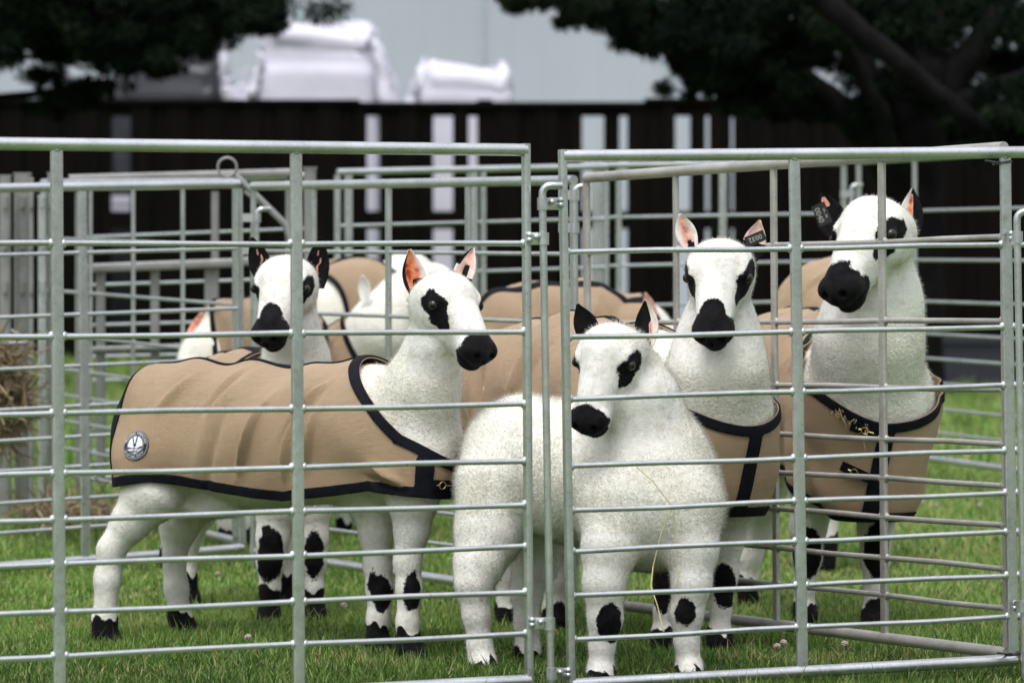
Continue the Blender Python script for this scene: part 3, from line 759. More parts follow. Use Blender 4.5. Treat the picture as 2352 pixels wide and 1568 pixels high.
# ---- sheep 3: unclothed lamb in front
t3 = [J(1200, 1046, 9.5, .148), J(1330, 1085, 9.36, .160), J(1486, 1120, 9.16, .161), J(1498, 1158, 9.12, .154)]
n3 = [J(1478, 1010, 9.15, .120), J(1460, 920, 9.12, .090), J(1438, 860, 9.12, .070)]
l3 = [
 [J(1420, 1180, 9.05, .10), J(1400, 1260, 9.0, .066), J(1388, 1340, 8.98, .050), J(1390, 1420, 8.98, .043), J(1383, 1480, 8.98, .031), J(1380, 1540, 8.98, .032), J(1380, 1558, 8.95, .036)],
 [J(1570, 1180, 9.05, .10), J(1588, 1260, 9.02, .064), J(1588, 1340, 9.0, .046), J(1577, 1410, 9.0, .040), J(1577, 1470, 9.0, .030), J(1583, 1535, 9.0, .032), J(1585, 1552, 8.97, .036)],
 [J(1150, 1130, 9.42, .12), J(1125, 1220, 9.38, .088), J(1100, 1295, 9.34, .062), J(1088, 1340, 9.32, .048), J(1094, 1410, 9.32, .035), J(1102, 1480, 9.32, .031), J(1108, 1520, 9.32, .034), J(1112, 1528, 9.30, .035)],
 [J(1230, 1130, 9.6, .12), J(1240, 1220, 9.58, .085), J(1228, 1300, 9.56, .055), J(1208, 1360, 9.55, .040), J(1210, 1430, 9.55, .032), J(1212, 1490, 9.55, .032), J(1212, 1506, 9.53, .034)]]
S3 = sheep('fluffy white unclothed lamb close behind the bars with a black nose and knees', t3, n3, l3, (P(1392, 824, 9.04), (-.34, -.57, -.74), 1.0, (.0, -.1, 1)),
  ears=[(P(1362, 790, 9.08), P(1326, 698, 9.08), (-.2, -1, .1), .026, .012, lambda u, v, s: (-.02, .0)), (P(1487, 795, 9.12), P(1482, 690, 9.14), (-.25, -1, .1), .026, .014, lambda u, v, s: ((.02, .15) if v > .35 and s == 0 else ((.02, .95) if (s == 0 and .0 < v < .3 and .1 < u < .55) else (-.02, 0))))],
  marks=[(P(1402, 1435, 8.94), (.030, .05, .046)), (P(1574, 1405, 8.96), (.025, .05, .033))], foot=.03, fuzz_n=60000, hairL=(.004, .013), nose=.134, eyepatch=(1, .95, 1), res=.006)

# ---- sheep 4: coated ram facing us behind the lamb
t4 = [J(1220, 905, 10.5, .182), J(1330, 905, 10.25, .185), J(1480, 930, 9.95, .182), J(1625, 985, 9.72, .160)]
n4 = [J(1645, 930, 9.66, .128), J(1648, 850, 9.62, .112), J(1652, 770, 9.62, .092)]
l4 = [
 [J(1690, 1080, 9.76, .08), J(1684, 1160, 9.78, .060), J(1668, 1240, 9.8, .044), J(1664, 1320, 9.8, .036), J(1656, 1390, 9.8, .028), J(1652, 1460, 9.8, .032), J(1654, 1478, 9.78, .036)],
 [J(1560, 1080, 9.76, .08), J(1545, 1180, 9.78, .058), J(1532, 1270, 9.8, .042), J(1532, 1340, 9.8, .035), J(1527, 1400, 9.8, .029), J(1525, 1460, 9.8, .034), J(1525, 1476, 9.78, .038)],
 [J(1230, 1040, 10.45, .11), J(1250, 1150, 10.42, .07), J(1268, 1250, 10.42, .044), J(1276, 1330, 10.42, .036), J(1274, 1400, 10.42, .034), J(1276, 1430, 10.40, .037)],
 [J(1180, 1040, 10.6, .11), J(1170, 1150, 10.6, .07), J(1160, 1240, 10.6, .044), J(1165, 1320, 10.6, .034), J(1165, 1400, 10.6, .034), J(1168, 1418, 10.58, .036)]]
fw4 = (.75, -.66, 0)
C4 = dict(hem=([-.3, .2, .45, .62, 1.2], [.40, .36, .34, .335, .36]), rear=-.17, neck=(sz(t4, 1545, 800, 9.9), sz(t4, 1690, 978, 9.55)), u=2.2, l0=.0, spine=.016, seed=21, nf=20, strap=(.02, .019, .56, .2, -.05))
S4 = sheep('coated sheep facing us behind the lamb, pale ears and a tag reading 0032', t4, n4, l4, (P(1650, 628, 9.52), (-.14, -.70, -.70), 1.06, (0, 0, 1)),
  ears=[(P(1588, 572, 9.60), P(1562, 490, 9.60), (.15, -1, .1), .024, .010, pat_pale), (P(1722, 600, 9.60), P(1745, 505, 9.60), (-.1, -1, .2), .026, .010, lambda u, v, s: ((-.02, 0) if u < .5 else (.02, .45 if s == 0 else 0)))],
  marks=[(P(1664, 1345, 9.77), (.030, .05, .060)), (P(1520, 1345, 9.77), (.030, .05, .065)), (P(1500, 1300, 9.77), (.018, .05, .03)), (P(1276, 1425, 10.4), (.04, .06, .05))],
  coat=C4, foot=.06, hmarks=[((.132, 0, .005), (.034, .032, .05))], fuzz_n=26000, eyepatch=(1.35, 1.0, 1.25), nose=.098)

# ---- sheep 5: big ram right pen
t5 = [J(1815, 868, 11.1, .185), J(1900, 890, 10.75, .19), J(1992, 930, 10.35, .168), J(1998, 960, 10.3, .160)]
n5 = [J(1990, 880, 10.25, .150), J(1996, 780, 10.18, .132), J(2010, 690, 10.16, .116)]
l5 = [
 [J(1890, 1040, 10.45, .09), J(1872, 1130, 10.48, .068), J(1856, 1210, 10.5, .050), J(1854, 1280, 10.5, .042), J(1848, 1345, 10.5, .030), J(1848, 1400, 10.5, .032), J(1850, 1416, 10.48, .038)],
 [J(2015, 1040, 10.35, .082), J(2016, 1130, 10.36, .066), J(2012, 1215, 10.37, .048), J(2010, 1285, 10.37, .040), J(2008, 1350, 10.37, .031), J(2008, 1415, 10.37, .036), J(2010, 1434, 10.35, .042)],
 [J(1770, 1040, 11.1, .10), J(1748, 1130, 11.15, .072), J(1738, 1210, 11.2, .050), J(1722, 1280, 11.2, .036), J(1716, 1340, 11.2, .030), J(1718, 1378, 11.2, .036)],
 [J(1720, 1040, 11.3, .10), J(1660, 1150, 11.3, .06), J(1630, 1230, 11.3, .040), J(1618, 1300, 11.3, .030), J(1612, 1360, 11.3, .030), J(1614, 1374, 11.28, .034)]]
C5 = dict(skirt=.88, dzs=(.05, .11, .17), hem=([-.3, .0, .35, .62, .8, 1.2], [.50, .47, .44, .38, .31, .30]), rear=-.17, neck=(sz(t5, 1862, 690, 10.7), sz(t5, 2010, 975, 10.1)), u=2.4, l0=.02, spine=.014, seed=33, nf=22, strap=(-.0, .021, .60, .2, -.12))
S5 = sheep('big coated ram at the right with frayed collar and a tag reading 0040', t5, n5, l5, (P(1990, 535, 10.02), (-.50, -.68, -.56), 1.24, (-.08, 0, 1)),
  ears=[(P(1925, 545, 10.1), P(1886, 440, 10.12), (-.1, -1, .15), .036, .014, lambda u, v, s: ((.02, .9) if (s == 0 and ((u > .65 and abs(v) < .4 and u < .9) or (u < .3 and 0 < v < .5))) else (-.02, 0))), (P(2088, 552, 10.14), P(2096, 432, 10.16), (-.2, -1, .1), .030, .014, pat_redblack)],
  marks=[(P(1854, 1268, 10.46), (.042, .05, .075)), (P(2014, 1262, 10.33), (.034, .06, .078)), (P(2012, 1392, 10.33), (.03, .05, .018))], coat=C5, foot=.075, fuzz_n=26000, nose=.092, eyepatch=(1.15, 1.1, 1),
  extra=[(np.array(P(1992, 494, 10.08)), np.eye(3), np.array([.05, .05, .045]), .03)])
for bx, by, an in ((1990, 985, -.25), (1968, 1082, -.35)): buckle(C5, S5, S5.location, bx, by, an, (.085, .026))

fr = MB(); rr_ = np.random.default_rng(77); bv5 = coat_bvh(C5)
for k in range(36):
    u = rr_.random(); p0, n0 = surf(bv5, 1915 + 85 * u + rr_.normal(0, 4), 940 + 52 * u + rr_.normal(0, 6), .006); L = rr_.uniform(.006, .014) if k > 3 else rr_.uniform(.03, .05)
    d1 = Vector((rr_.normal(0, .4), -.15, -1)).normalized(); fr.tube([p0, p0 + d1 * L * .5 + Vector((rr_.normal(0, .004), -.003, 0)), p0 + d1 * L], .0011, 4, False)
fr.build('frayed_threads', simple('jute_thread', (.40, .28, .16), .9), C5['_obj'], S5.location)
# ---- background sheep
BG = 'sheep in the pens behind'
def simple_legs(pts, d, top):
    out = []
    for x in pts:
        zg = float(gz(PX(x, d), d)); pyg = HY + (H - zg) * F / d
        out.append([J(x, top, d, .09), J(x, (top + pyg) / 2, d, .05), J(x, pyg - 60, d, .032), J(x, pyg - 18, d, .032)])
    return out
def gcoat(t, **k):
    base = dict(hem=([-.4, 1.2], [t[0][0].z - .13, t[-1][0].z - .13]), rear=-.16, neck=((.5, 1.), (.6, .6)), u=.3, spine=.014, nf=10, res=.012, trim=.018); base.update(k); return base
t = [J(1925, 742, 12.5, .20), J(1965, 755, 12.4, .18)]
sheep('coated sheep behind the big ram, its back rising left of his face', t, [J(1975, 745, 12.4, .15), J(1985, 760, 12.4, .12)], simple_legs([1870, 1900, 2000, 2015], 12.3, 980), coat=gcoat(t, neck=((2., 2.), (2.1, .2)), hem=([-.4, .4], [.26, .24]), front=.9), fuzz_n=0, res=.012, foot=.12)
t = [J(640, 900, 13.35, .18), J(780, 880, 13.3, .175)]
sheep('white-necked coated sheep seen between the two left heads', t, [J(820, 860, 13.3, .15), J(892, 762, 13.2, .125), J(950, 692, 13.2, .112)], simple_legs([640, 700, 790, 840], 13.4, 1000), (P(1010, 650, 13.2), (.9, .2, -.35), 1.0, (0, 0, 1)), coat=gcoat(t, neck=(sz(t, 800, 715, 13.3), sz(t, 885, 860, 13.3)), hem=([-.4, 1], [.36, .34])), fuzz_n=12000, res=.012,
      ears=[(P(838, 690, 13.1), P(832, 632, 13.1), (-.6, -1, 0), .022, .01, lambda u, v, s: (.02, 0))])
t = [J(800, 742, 14.4, .225), J(870, 745, 14.5, .215)]
sheep('coated sheep farthest back, tan rump behind the white-necked one', t, [J(880, 720, 14.6, .16), J(935, 650, 14.8, .12)], simple_legs([770, 830, 870, 900], 14.4, 1000), coat=gcoat(t, neck=(sz(t, 885, 595, 14.4), sz(t, 935, 700, 14.4)), hem=([-.4, 1], [.45, .45])), fuzz_n=0, res=.012)
t = [J(640, 800, 13.1, .16), J(545, 800, 13.1, .155)]
sheep('sheep at far left with lowered head and black-edged coat behind the gate post', t, [J(528, 800, 13.0, .125), J(480, 828, 12.95, .090), J(445, 880, 12.9, .065)], simple_legs([520, 560, 610, 640], 13.1, 960), (P(395, 905, 12.85), (-.75, -.45, -.5), .95, (0, 0, 1)), coat=gcoat(t, neck=(sz(t, 488, 690, 13.1), sz(t, 500, 850, 13.0)), u=.2, hem=([-.4, 1], [.42, .40])), fuzz_n=8000, res=.010,
      ears=[(P(432, 800, 12.95), P(478, 700, 13.0), (-.3, -1, .3), .028, .015, lambda u, v, s: ((.02, .8) if v < 0 else (.02, 0)))])
t = [J(1190, 782, 13.0, .175), J(1320, 775, 13.0, .17), J(1440, 800, 13.0, .16)]
sheep('grazing coated sheep behind the lamb, black stripe along its tan back', t, [J(1460, 800, 13.0, .14), J(1525, 840, 12.95, .10)], simple_legs([1180, 1230, 1420, 1450], 12.9, 960), (P(1540, 900, 12.6), (.5, -.4, -.8), 1.0, (0, 0, 1)), coat=gcoat(t, neck=(sz(t, 1492, 690, 13.0), sz(t, 1545, 800, 13.0)), hem=([-.4, 1], [.46, .46]), spine=.018, spl=-.07), fuzz_n=8000, res=.012,
      ears=[(P(1500, 740, 12.7), P(1482, 672, 12.7), (-.3, -1, .1), .02, .01, lambda u, v, s: (.02, .6))])

# ------------------------------------------------------------------ emblem on coat 1 and ear tags
def text_mesh(txt, size, bold=0.0):
    cu = bpy.data.curves.new('t', 'FONT'); cu.body = txt; cu.size = size; cu.align_x = 'CENTER'; cu.offset = bold; cu.resolution_u = 3
    o = bpy.data.objects.new('t', cu); COL.objects.link(o)
    me = bpy.data.meshes.new_from_object(o)
    v = np.array([tuple(x.co) for x in me.vertices]).reshape(-1, 3); f = [tuple(p.vertices) for p in me.polygons]
    bpy.data.objects.remove(o); bpy.data.curves.remove(cu); bpy.data.meshes.remove(me)
    return v, f
def emblem(C, E, px, py, rad):
    bv = coat_bvh(C); c, n = surf(bv, px, py, 0)
    rx = Vector((1, 0, 0)); rx = (rx - n * rx.dot(n)).normalized(); up = n.cross(rx)
    up = Vector((0, 0, 1)); up = (up - n * up.dot(n)).normalized(); rx = up.cross(n)
    if rx.x < 0: rx = -rx
    def put(x, y, off):
        p = c + rx * x + up * y + n * .08
        hit, nn, _, _ = bv.ray_cast(p, -n)
        if hit is None: hit = c + rx * x + up * y
        return tuple(hit + n * off)
    def disc(r0, r1, off, name, mat, parent, sub=6, x0=0, y0=0):
        v = []; f = []; K = 48
        for i in range(sub + 1):
            r = r0 + (r1 - r0) * i / sub
            for k in range(K): v.append(put(x0 + r * math.cos(2 * math.pi * k / K), y0 + r * math.sin(2 * math.pi * k / K), off))
        for i in range(sub):
            for k in range(K):
                k2 = (k + 1) % K; f.append((i * K + k, (i + 1) * K + k, (i + 1) * K + k2, i * K + k2))
        return v, f
    v, f = disc(.0005, rad, .0035, '', None, None)
    em = mesh_obj('emblem', v, f, M['patch_black'], C['_obj'], True, E.location)
    V, Fc = [], []
    def acc(v, f):
        o = len(V); V.extend(v); Fc.extend([tuple(i + o for i in q) for q in f])
    acc(*disc(.0005, rad * .60, .0045, '', None, None)); acc(*disc(rad * .93, rad * .95, .0045, '', None, None, 1))
    acc(*disc(rad * .655, rad * .67, .0045, '', None, None, 1))
    def arc(txt, r, size, top):
        v, f = text_mesh(txt, size, 0); o = []
        for x, y, _ in v:
            if top: a = math.pi / 2 - x / r; rr = r + y
            else: a = -math.pi / 2 + x / r; rr = r - y
            o.append(put(rr * math.cos(a), rr * math.sin(a), .0048))
        acc(o, f)
    arc('PREMIERE AMERICAN', rad * .73, .0082, True); arc('KERRY HILL SHOW', rad * .87, .0082, False)
    mesh_obj('emblem_print', V, Fc, M['patch_white'], C['_obj'], False, E.location)
    V2, F2 = [], []
    for (x0, y0, x1, y1, w) in ((-.004, .004, -.011, .022, .0016), (.003, .004, .004, .024, .0018), (0, 0, 0, -.001, .004), (0, -.006, 0, -.016, .0007), (-.022, -.008, -.012, -.010, .002), (.012, -.009, .022, -.004, .002), (-.014, -.009, .014, -.010, .0008)):
        dx, dy = x1 - x0, y1 - y0; L = math.hypot(dx, dy); nxx, nyy = -dy / L, dx / L; ring = []
        for k in range(12):
            a = 2 * math.pi * k / 12; u = math.cos(a) * L / 2 * 1.1 + (w * math.cos(a)); q = math.sin(a) * w
            ring.append(put((x0 + x1) / 2 + dx / L * u + nxx * q, (y0 + y1) / 2 + dy / L * u + nyy * q, .0056))
        o = len(V2); V2 += ring; F2.append(tuple(range(o, o + 12)))
    v, f = text_mesh('UPPERVILLE', .0085, .0002); o = len(V2)
    V2 += [put(x, y - .021 + x * .12, .0056) for x, y, _ in v]; F2 += [tuple(i + o for i in q) for q in f]
    mesh_obj('emblem_drawing', V2, F2, M['patch_black'], C['_obj'], False, E.location)
emblem(C1, S1, 312, 1022, .038)

def ear_tag(E, c, ax, ay, w, hgt, txts):
    ax = Vector(ax).normalized(); ay = Vector(ay); ay = (ay - ax * ay.dot(ax)).normalized(); n = ax.cross(ay)
    if n.y > 0: n = -n
    mb = MB(); R = Matrix((ax, ay, n)).transposed(); mb.box(c, w, hgt, .002, R)
    mb.tube([Vector(c) + ay * hgt * .3 - n * .004, Vector(c) + ay * hgt * .3 + n * .004], .004, 10)
    t = mb.build('ear_tag', M['tie'], E, E.location, False)
    V, Fc = [], []
    for (s, size, x0, y0) in txts:
        v, f = text_mesh(s, size, .0003); o = len(V)
        V += [tuple(Vector(c) + ax * (x + x0) + ay * (y + y0) + n * .0022) for x, y, _ in v]; Fc += [tuple(i + o for i in q) for q in f]
    mesh_obj('tag_number', V, Fc, M['tag_text'], t, False, E.location)
ear_tag(S4, P(1735, 548, 9.555), (-1, 0, -.42), (.42, 0, -1), .050, .026, [('0032', .017, 0, -.006)])
ear_tag(S5, P(1888, 492, 10.05), (.42, 0, -1), (1, 0, .42), .056, .036, [('0040', .020, 0, -.014), ('VA0085', .008, 0, .006)])

# ------------------------------------------------------------------ straw on the lamb
def straw(pts, label):
    mb = MB(); mb.tube([P(*p) for p in pts], .0013, 5); o = mb.build('straw_stem', M['straw'], None)
    return tag(o, label, 'straw')
straw([(1462, 1072, 8.93), (1500, 1105, 8.92), (1545, 1165, 8.93), (1520, 1220, 8.94), (1500, 1300, 8.95), (1495, 1345, 8.9), (1510, 1390, 8.87), (1524, 1447, 8.85)], 'long bent yellow straw hanging from the lamb\'s chest')
straw([(1548, 1168, 8.93), (1552, 1230, 8.94), (1556, 1349, 8.95)], 'short straight straw on the lamb\'s chest beside the long one')

# ------------------------------------------------------------------ hurdles
HH = [1.164, .958, .766, .606, .481, .386, .293, .194, .103, 0.0]
def hurdle(label, a, b, za, zb, ups, mat='galv', hh=HH, lean=0., tube_r=.0135, rod_r=.0062, group='sheep hurdles', skip_bottom_after=None, fine=True, ext=0., cat='hurdle'):
    """a, b = (photo x, depth) of the two ends; ups = [(fraction, width, depth)]"""
    m = M[mat]; A = Vector((PX(a[0], a[1]), a[1], 0)); B = Vector((PX(b[0], b[1]), b[1], 0))
    root = Vector(((A.x + B.x) / 2, (A.y + B.y) / 2, float(gz((A.x + B.x) / 2, (A.y + B.y) / 2))))
    E = empty('hurdle', root, label=label, cat=cat, group=group)
    al = (B - A).normalized(); nr = Vector((0, 0, 1)).cross(al)
    def pt(t, hgt): return A.lerp(B, t) + Vector((lean * (hh[0] - hgt) / hh[0], 0, za + (zb - za) * t + hgt))
    seg = 12 if fine else 8
    t0 = 0; t1 = 1 + ext
    mb = MB(); mb.tube([pt(t0, hh[0]), pt(t1, hh[0])], tube_r, 16 if fine else 10); mb.build('top_rail', m, E)
    mb = MB(); mb.tube([pt(t0, 0), pt(1.0, 0)], tube_r, 16 if fine else 10); mb.build('bottom_rail', m, E)
    for i, hgt in enumerate(hh[1:-1]):
        sag = .0018 if fine else 0
        mb = MB(); pts = [pt(t0 + (t1 - t0) * k / 8, hgt) + Vector((0, 0, sag * math.sin(k * 1.9 + i * 2.3))) for k in range(9)]
        mb.tube(pts, rod_r, seg)
        if fine:
            for (u, w, dp) in ups:
                for sg in (-1, 1):
                    if (u < .01 and sg < 0) or (u > .99 and sg > 0 and not ext): continue
                    mb.ball(pt(u, hgt) + al * sg * (w / 2 + .001), .0088, (.9, .9, 1.2), 8, 6)
        mb.build('rail', m, E)
    for (u, w, dp) in ups:
        end = u < .01 or u > .99
        top = hh[0] + (.014 if end and w < .02 else -tube_r * .9); bot = -.014 if end and w < .02 else tube_r * .9
        mb = MB(); mb.tube([pt(u, bot), pt(u, top)], .01, 16, True, (w, dp, al))
        if fine and not (end and w < .02): mb.ball(pt(u, top), w * .42, (1, 1, .35))
        mb.build('upright', m, E)
    return E
def bracket(E, px, d0, d1, y, x0, x1, mat='weld', hgt=.027):
    """flat strap that wraps a pin: from x0 to x1 (photo px) at height y"""
    a, b = P(x0, y, d0), P(x1, y, d1); mb = MB(); al = (b - a).normalized()
    mb.tube([a - Vector((0, 0, hgt / 2)), a + Vector((0, 0, hgt / 2))], .0125, 14)
    mb.tube([a + al * .004, b], hgt / 2, 12, True, (.007, hgt, Vector((0, -1, 0))))
    for s in (-.2, .6): mb.ball(b + Vector((0, -.008, s * hgt * .5)), .0075)
    mb.ball(a.lerp(b, .5) + Vector((0, -.009, .004)), .007)
    mb.build('hinge_loop', M['galv'], E)

fl = (.026, .012)
def DA(px): return 8.08 + (8.61 - 8.08) * (px / 1208)
# near-left hurdle: from beyond the left edge to x=1208
XA0, DA0 = -2.02, 7.61
A0 = (CX + XA0 * F / DA0, DA0)
Lx = PX(1208, 8.61) - XA0
fr = lambda px: (PX(px, DA(px)) - XA0) / Lx
HA = hurdle('front left galvanised hurdle across the side-on sheep', A0, (1208, 8.61), .031, .046, [(fr(130), *fl), (fr(680), *fl), (0.001 * 0, .016, .016), (1., .016, .020)], lean=.007)
HBh = [1.164, .952, .764, .629, .480, .383, .293, .194, .099, 0.]
HB = hurdle('front right galvanised hurdle across the lamb', (1292, 8.64), (2314, 9.0), .034, .056, [(0., .017, .020), (.510, *fl), (.994, .026, .012)], lean=.019, hh=HBh, ext=.6)
HC = hurdle('brownish weathered hurdle dividing the two pens', (1347, 10.78), (2306, 9.03), .055, .068, [(0., .024, .014), (.245, .018, .012), (.492, .020, .012), (.742, .024, .012), (1., .024, .012)], mat='galv_old', rod_r=.0068, lean=.008, tube_r=.014)
# pins with brackets
def pin(label, px, d, ytop, ybot, lean, hook=True):
    a = P(px, ytop, d); b = P(px + lean, ybot, d); mb = MB(); pts = [b, a - Vector((0, 0, .03))]
    if hook:
        for t in np.linspace(0, math.pi / 2, 7): pts.append(a + Vector((.018 - .018 * math.cos(t), 0, -.018 + .018 * math.sin(t) - .0)))
        pts.append(a + Vector((.042, .01, 0)))
    mb.tube(pts, .0082, 14)
    o = empty('drop_pin', Vector((b.x, b.y, 0)), label=label, cat='pin', group='drop pins joining hurdles')
    mb.build('rod', M['galv'], o)
    return o
pin('hooked drop pin joining the two front hurdles', 1246, 8.6, 426, 1590, 20)
pin('hooked drop pin at the right edge by the cable tie', 2336, 8.93, 486, 1560, 18)
bracket(HB, 0, 8.6, 8.63, 468, 1247, 1288); bracket(HB, 0, 8.6, 8.63, 1546, 1267, 1305)
bracket(HA, 0, 8.6, 8.60, 548, 1248, 1216); bracket(HA, 0, 8.6, 8.60, 1431, 1262, 1222)
bracket(HB, 0, 8.93, 8.98, 545, 2337, 2322); bracket(HB, 0, 8.93, 8.98, 1392, 2349, 2330)
# cable ties
for (px, py, d, lab) in ((2302, 374, 8.985, 'black cable tie at the top of the right post'), (2330, 1500, 8.975, 'black cable tie round the foot of the right post')):
    c = P(px, py, d); mb = MB()
    mb.tube([c + Vector((math.cos(t) * .020, math.sin(t) * .020, 0.003 * math.cos(t))) for t in np.linspace(0, 2 * math.pi, 25)], .0032, 6, False)
    mb.tube([c + Vector((-.015, -.018, 0)), c + Vector((-.042, -.022, .004))], .0026, 6); mb.box(c + Vector((-.012, -.021, 0)), .008, .006, .007)
    tag(mb.build('cable_tie', M['tie']), lab, 'cable tie', 'cable ties')

# second row
hurdle('hurdle at the back left of the near pen', (-330, 11.8), (548, 12.54), .05, .093, [(.0, .018, .018), (.575, .030, .014), (1., .024, .014)], fine=False, tube_r=.015, lean=.012)
hurdle('hurdle running back behind both left heads', (582, 12.5), (1318, 10.92), .084, .053, [(0., .016, .016), (.21, .018, .014), (.455, .022, .014), (.70, .022, .014), (1., .022, .018)], fine=False, tube_r=.0145)
hurdle('hurdle slanting away behind the left pen', (100, 14.6), (542, 12.72), .16, .104, [(0., .03, .02), (.27, .018, .012), (.50, .018, .012), (.75, .018, .012), (1., .026, .02)], fine=False, tube_r=.015)
hurdle('far hurdle behind the far-left gate', (190, 15.7), (705, 15.2), .182, .208, [(0., .02, .02), (1., .02, .02)], fine=False)
hurdle('far hurdle between the square post and the middle pins', (775, 15.0), (1392, 15.5), .214, .253, [(0., .022, .02), (.04, .03, .02), (.50, .03, .02), (.535, .02, .02), (1., .02, .02)], fine=False)
hurdle('far hurdle behind the lamb and the tagged sheep', (1375, 15.5), (1938, 15.9), .257, .283, [(0., .05, .02), (.08, .02, .02), (.5, .03, .02), (1., .022, .02)], fine=False)
hurdle('far right hurdle coming forward behind the big ram', (1972, 15.9), (2650, 13.2), .287, .25, [(0., .022, .02), (.22, .024, .016), (.55, .024, .016), (1., .02, .02)], fine=False)
for (px, py, lab, lean) in ((1956, 425, 'far drop pin above the big ram', 0), (590, 480, 'drop pin beside the left head', -10), (1320, 428, 'drop pin at the far end of the brownish hurdle', 6)):
    d = {1956: 15.8, 590: 12.45, 1320: 10.85}[px]
    p_ = pin(lab, px, d, py, 1180 if px == 1956 else 1300, lean)
    for yy in ((py + 20), (py + 95)):
        mb = MB(); c = P(px, yy, d); mb.tube([c - Vector((0, 0, .015)), c + Vector((0, 0, .015))], .013, 10); mb.box(c + Vector((-.02, .0, 0)), .05, .008, .026); mb.build('collar', M['galv'], p_)

# pen gate with flat bars and lever, left background
def gate():
    E = empty('metal_gate', P(440, 1150, 14.6), label='dull grey flat-barred gate in the left background', cat='gate')
    d = 14.6; m = M['galv_dull']
    def bar(name, x0, y0, x1, y1, w, dd=d):
        mb = MB(); a, b = P(x0, y0, dd), P(x1, y1, dd); wd = Vector((1, 0, 0)) if abs(x1 - x0) < abs(y1 - y0) else Vector((0, 0, 1))
        mb.tube([a, b], .01, 16, True, (w, .03, wd)); mb.build(name, m, E)
    bar('top_bar', 160, 411, 690, 396, .030); bar('cross_bar', 185, 617, 552, 603, .034); bar('cross_bar', 552, 601, 690, 596, .034); bar('cross_bar', 200, 803, 520, 792, .022)
    for x, y0, y1, w in ((231, 607, 1110, .035), (356, 600, 1130, .033), (482, 598, 760, .04), (494, 440, 760, .028), (182, 440, 1120, .03), (665, 400, 900, .03)): bar('bar', x, y0, x, y1, w, d + .035)
gate()
p = empty('gate_post', P(712, 1150, 14.6), label='thick square post right of the flat-barred gate', cat='post')
mb = MB(); mb.tube([P(712, 388, 14.5), P(714, 1160, 14.5)], .01, 16, True, (.046, .046, Vector((1, 0, 0)))); mb.build('post_shaft', M['galv_dull'], p)
mb = MB(); mb.box(P(712, 386, 14.5), .052, .052, .006); mb.build('post_cap', M['galv_dull'], p)
lv = empty('gate_lever', P(600, 480, 12.9), label='ring-ended lever bar slanting above the left sheep\'s ear', cat='lever')
mb = MB(); c = P(522, 384, 12.9); mb.tube([c + Vector((math.cos(t) * .031, 0, math.sin(t) * .031)) for t in np.linspace(0, 2 * math.pi, 25)], .0045, 8, False); mb.build('ring', M['galv_dull'], lv)
mb = MB(); mb.tube([P(540, 402, 12.9), P(655, 515, 12.9), P(668, 560, 12.9)], .012, 10); mb.build('bar', M['galv_dull'], lv)
mb = MB(); mb.tube([P(560, 440, 12.95), P(600, 470, 12.95)], .006, 8); mb.build('catch', M['galv_dull'], lv)
# stout posts, far left
def post(px, w, ytop, d, lab, mat='galv_dull'):
    zg = float(gz(PX(px, d), d)); E = empty('steel_post', Vector((PX(px, d), d, zg)), label=lab, cat='post', group='steel posts at the far left')
    top = P(px, ytop, d); mb = MB(); mb.tube([Vector((top.x, d, zg - .05)), top], .01, 16, True, (w, w, Vector((1, 0, 0)))); mb.build('post_shaft', M[mat], E)
    mb = MB(); mb.box(top + Vector((0, 0, .003)), w * 1.04, w * 1.04, .006); mb.build('post_cap', M[mat], E)
    mb = MB()
    for yy in (465, 560, 660): c = P(px, yy, d - w / 2 - .008); mb = MB(); mb.tube([c - Vector((0, 0, .02)), c + Vector((0, 0, .02))], .009, 8); mb.build('hinge', M[mat], E)
post(12, .040, 406, 13.9, 'leftmost thin steel post at the picture edge')
post(52, .058, 401, 14.0, 'thickest steel post near the left edge')
post(72, .016, 412, 13.9, 'narrow steel strip post beside the thickest one')
post(97, .030, 452, 13.9, 'paired steel post left of the near upright', 'galv')
post(118, .026, 400, 14.1, 'steel post just behind the near upright')
# hay rack with hay
hr = empty('hay_rack', P(20, 1150, 13.3), label='wire hay rack stuffed with dry hay at the left edge', cat='hay rack')
mb = MB(); d = 13.3
for (a, b) in (((-40, 792), (66, 786)), ((24, 758), (66, 786)), ((-40, 1000), (40, 1000))): mb.tube([P(*a, d), P(*b, d)], .007, 8)
for x in (-30, -10, 12, 32, 52): mb.tube([P(x, 790, d), P(x * .7, 1000, d)], .005, 8)
mb.build('frame', M['galv_dull'], hr)
def strands(n, cx, cy, rx, ry, d, dr, L, seed, rr=.0018):
    r = np.random.default_rng(seed); mb = MB()
    for _ in range(n):
        a = r.uniform(0, 2 * math.pi); q = math.sqrt(r.random()); x = cx + rx * q * math.cos(a); y = cy + ry * q * math.sin(a)
        p0 = P(x, y, d + r.uniform(-dr, dr)); dv = Vector(r.normal(0, 1, 3)); dv.z -= .4; dv.normalize(); l = L * r.uniform(.4, 1.2)
        mb.tube([p0, p0 + dv * l * .5 + Vector(r.normal(0, .01, 3)), p0 + dv * l], rr, 3, False)
    return mb
strands(1000, 5, 900, 52, 115, 13.35, .12, .12, 8, .003).build('hay', M['hay'], hr)
o = strands(350, 200, 1168, 160, 12, 13.4, .35, .12, 9, .003)
o = o.build('straw_litter', M['hay']); tag(o, 'loose straw litter on the ground under the left posts', 'straw', kind='stuff')

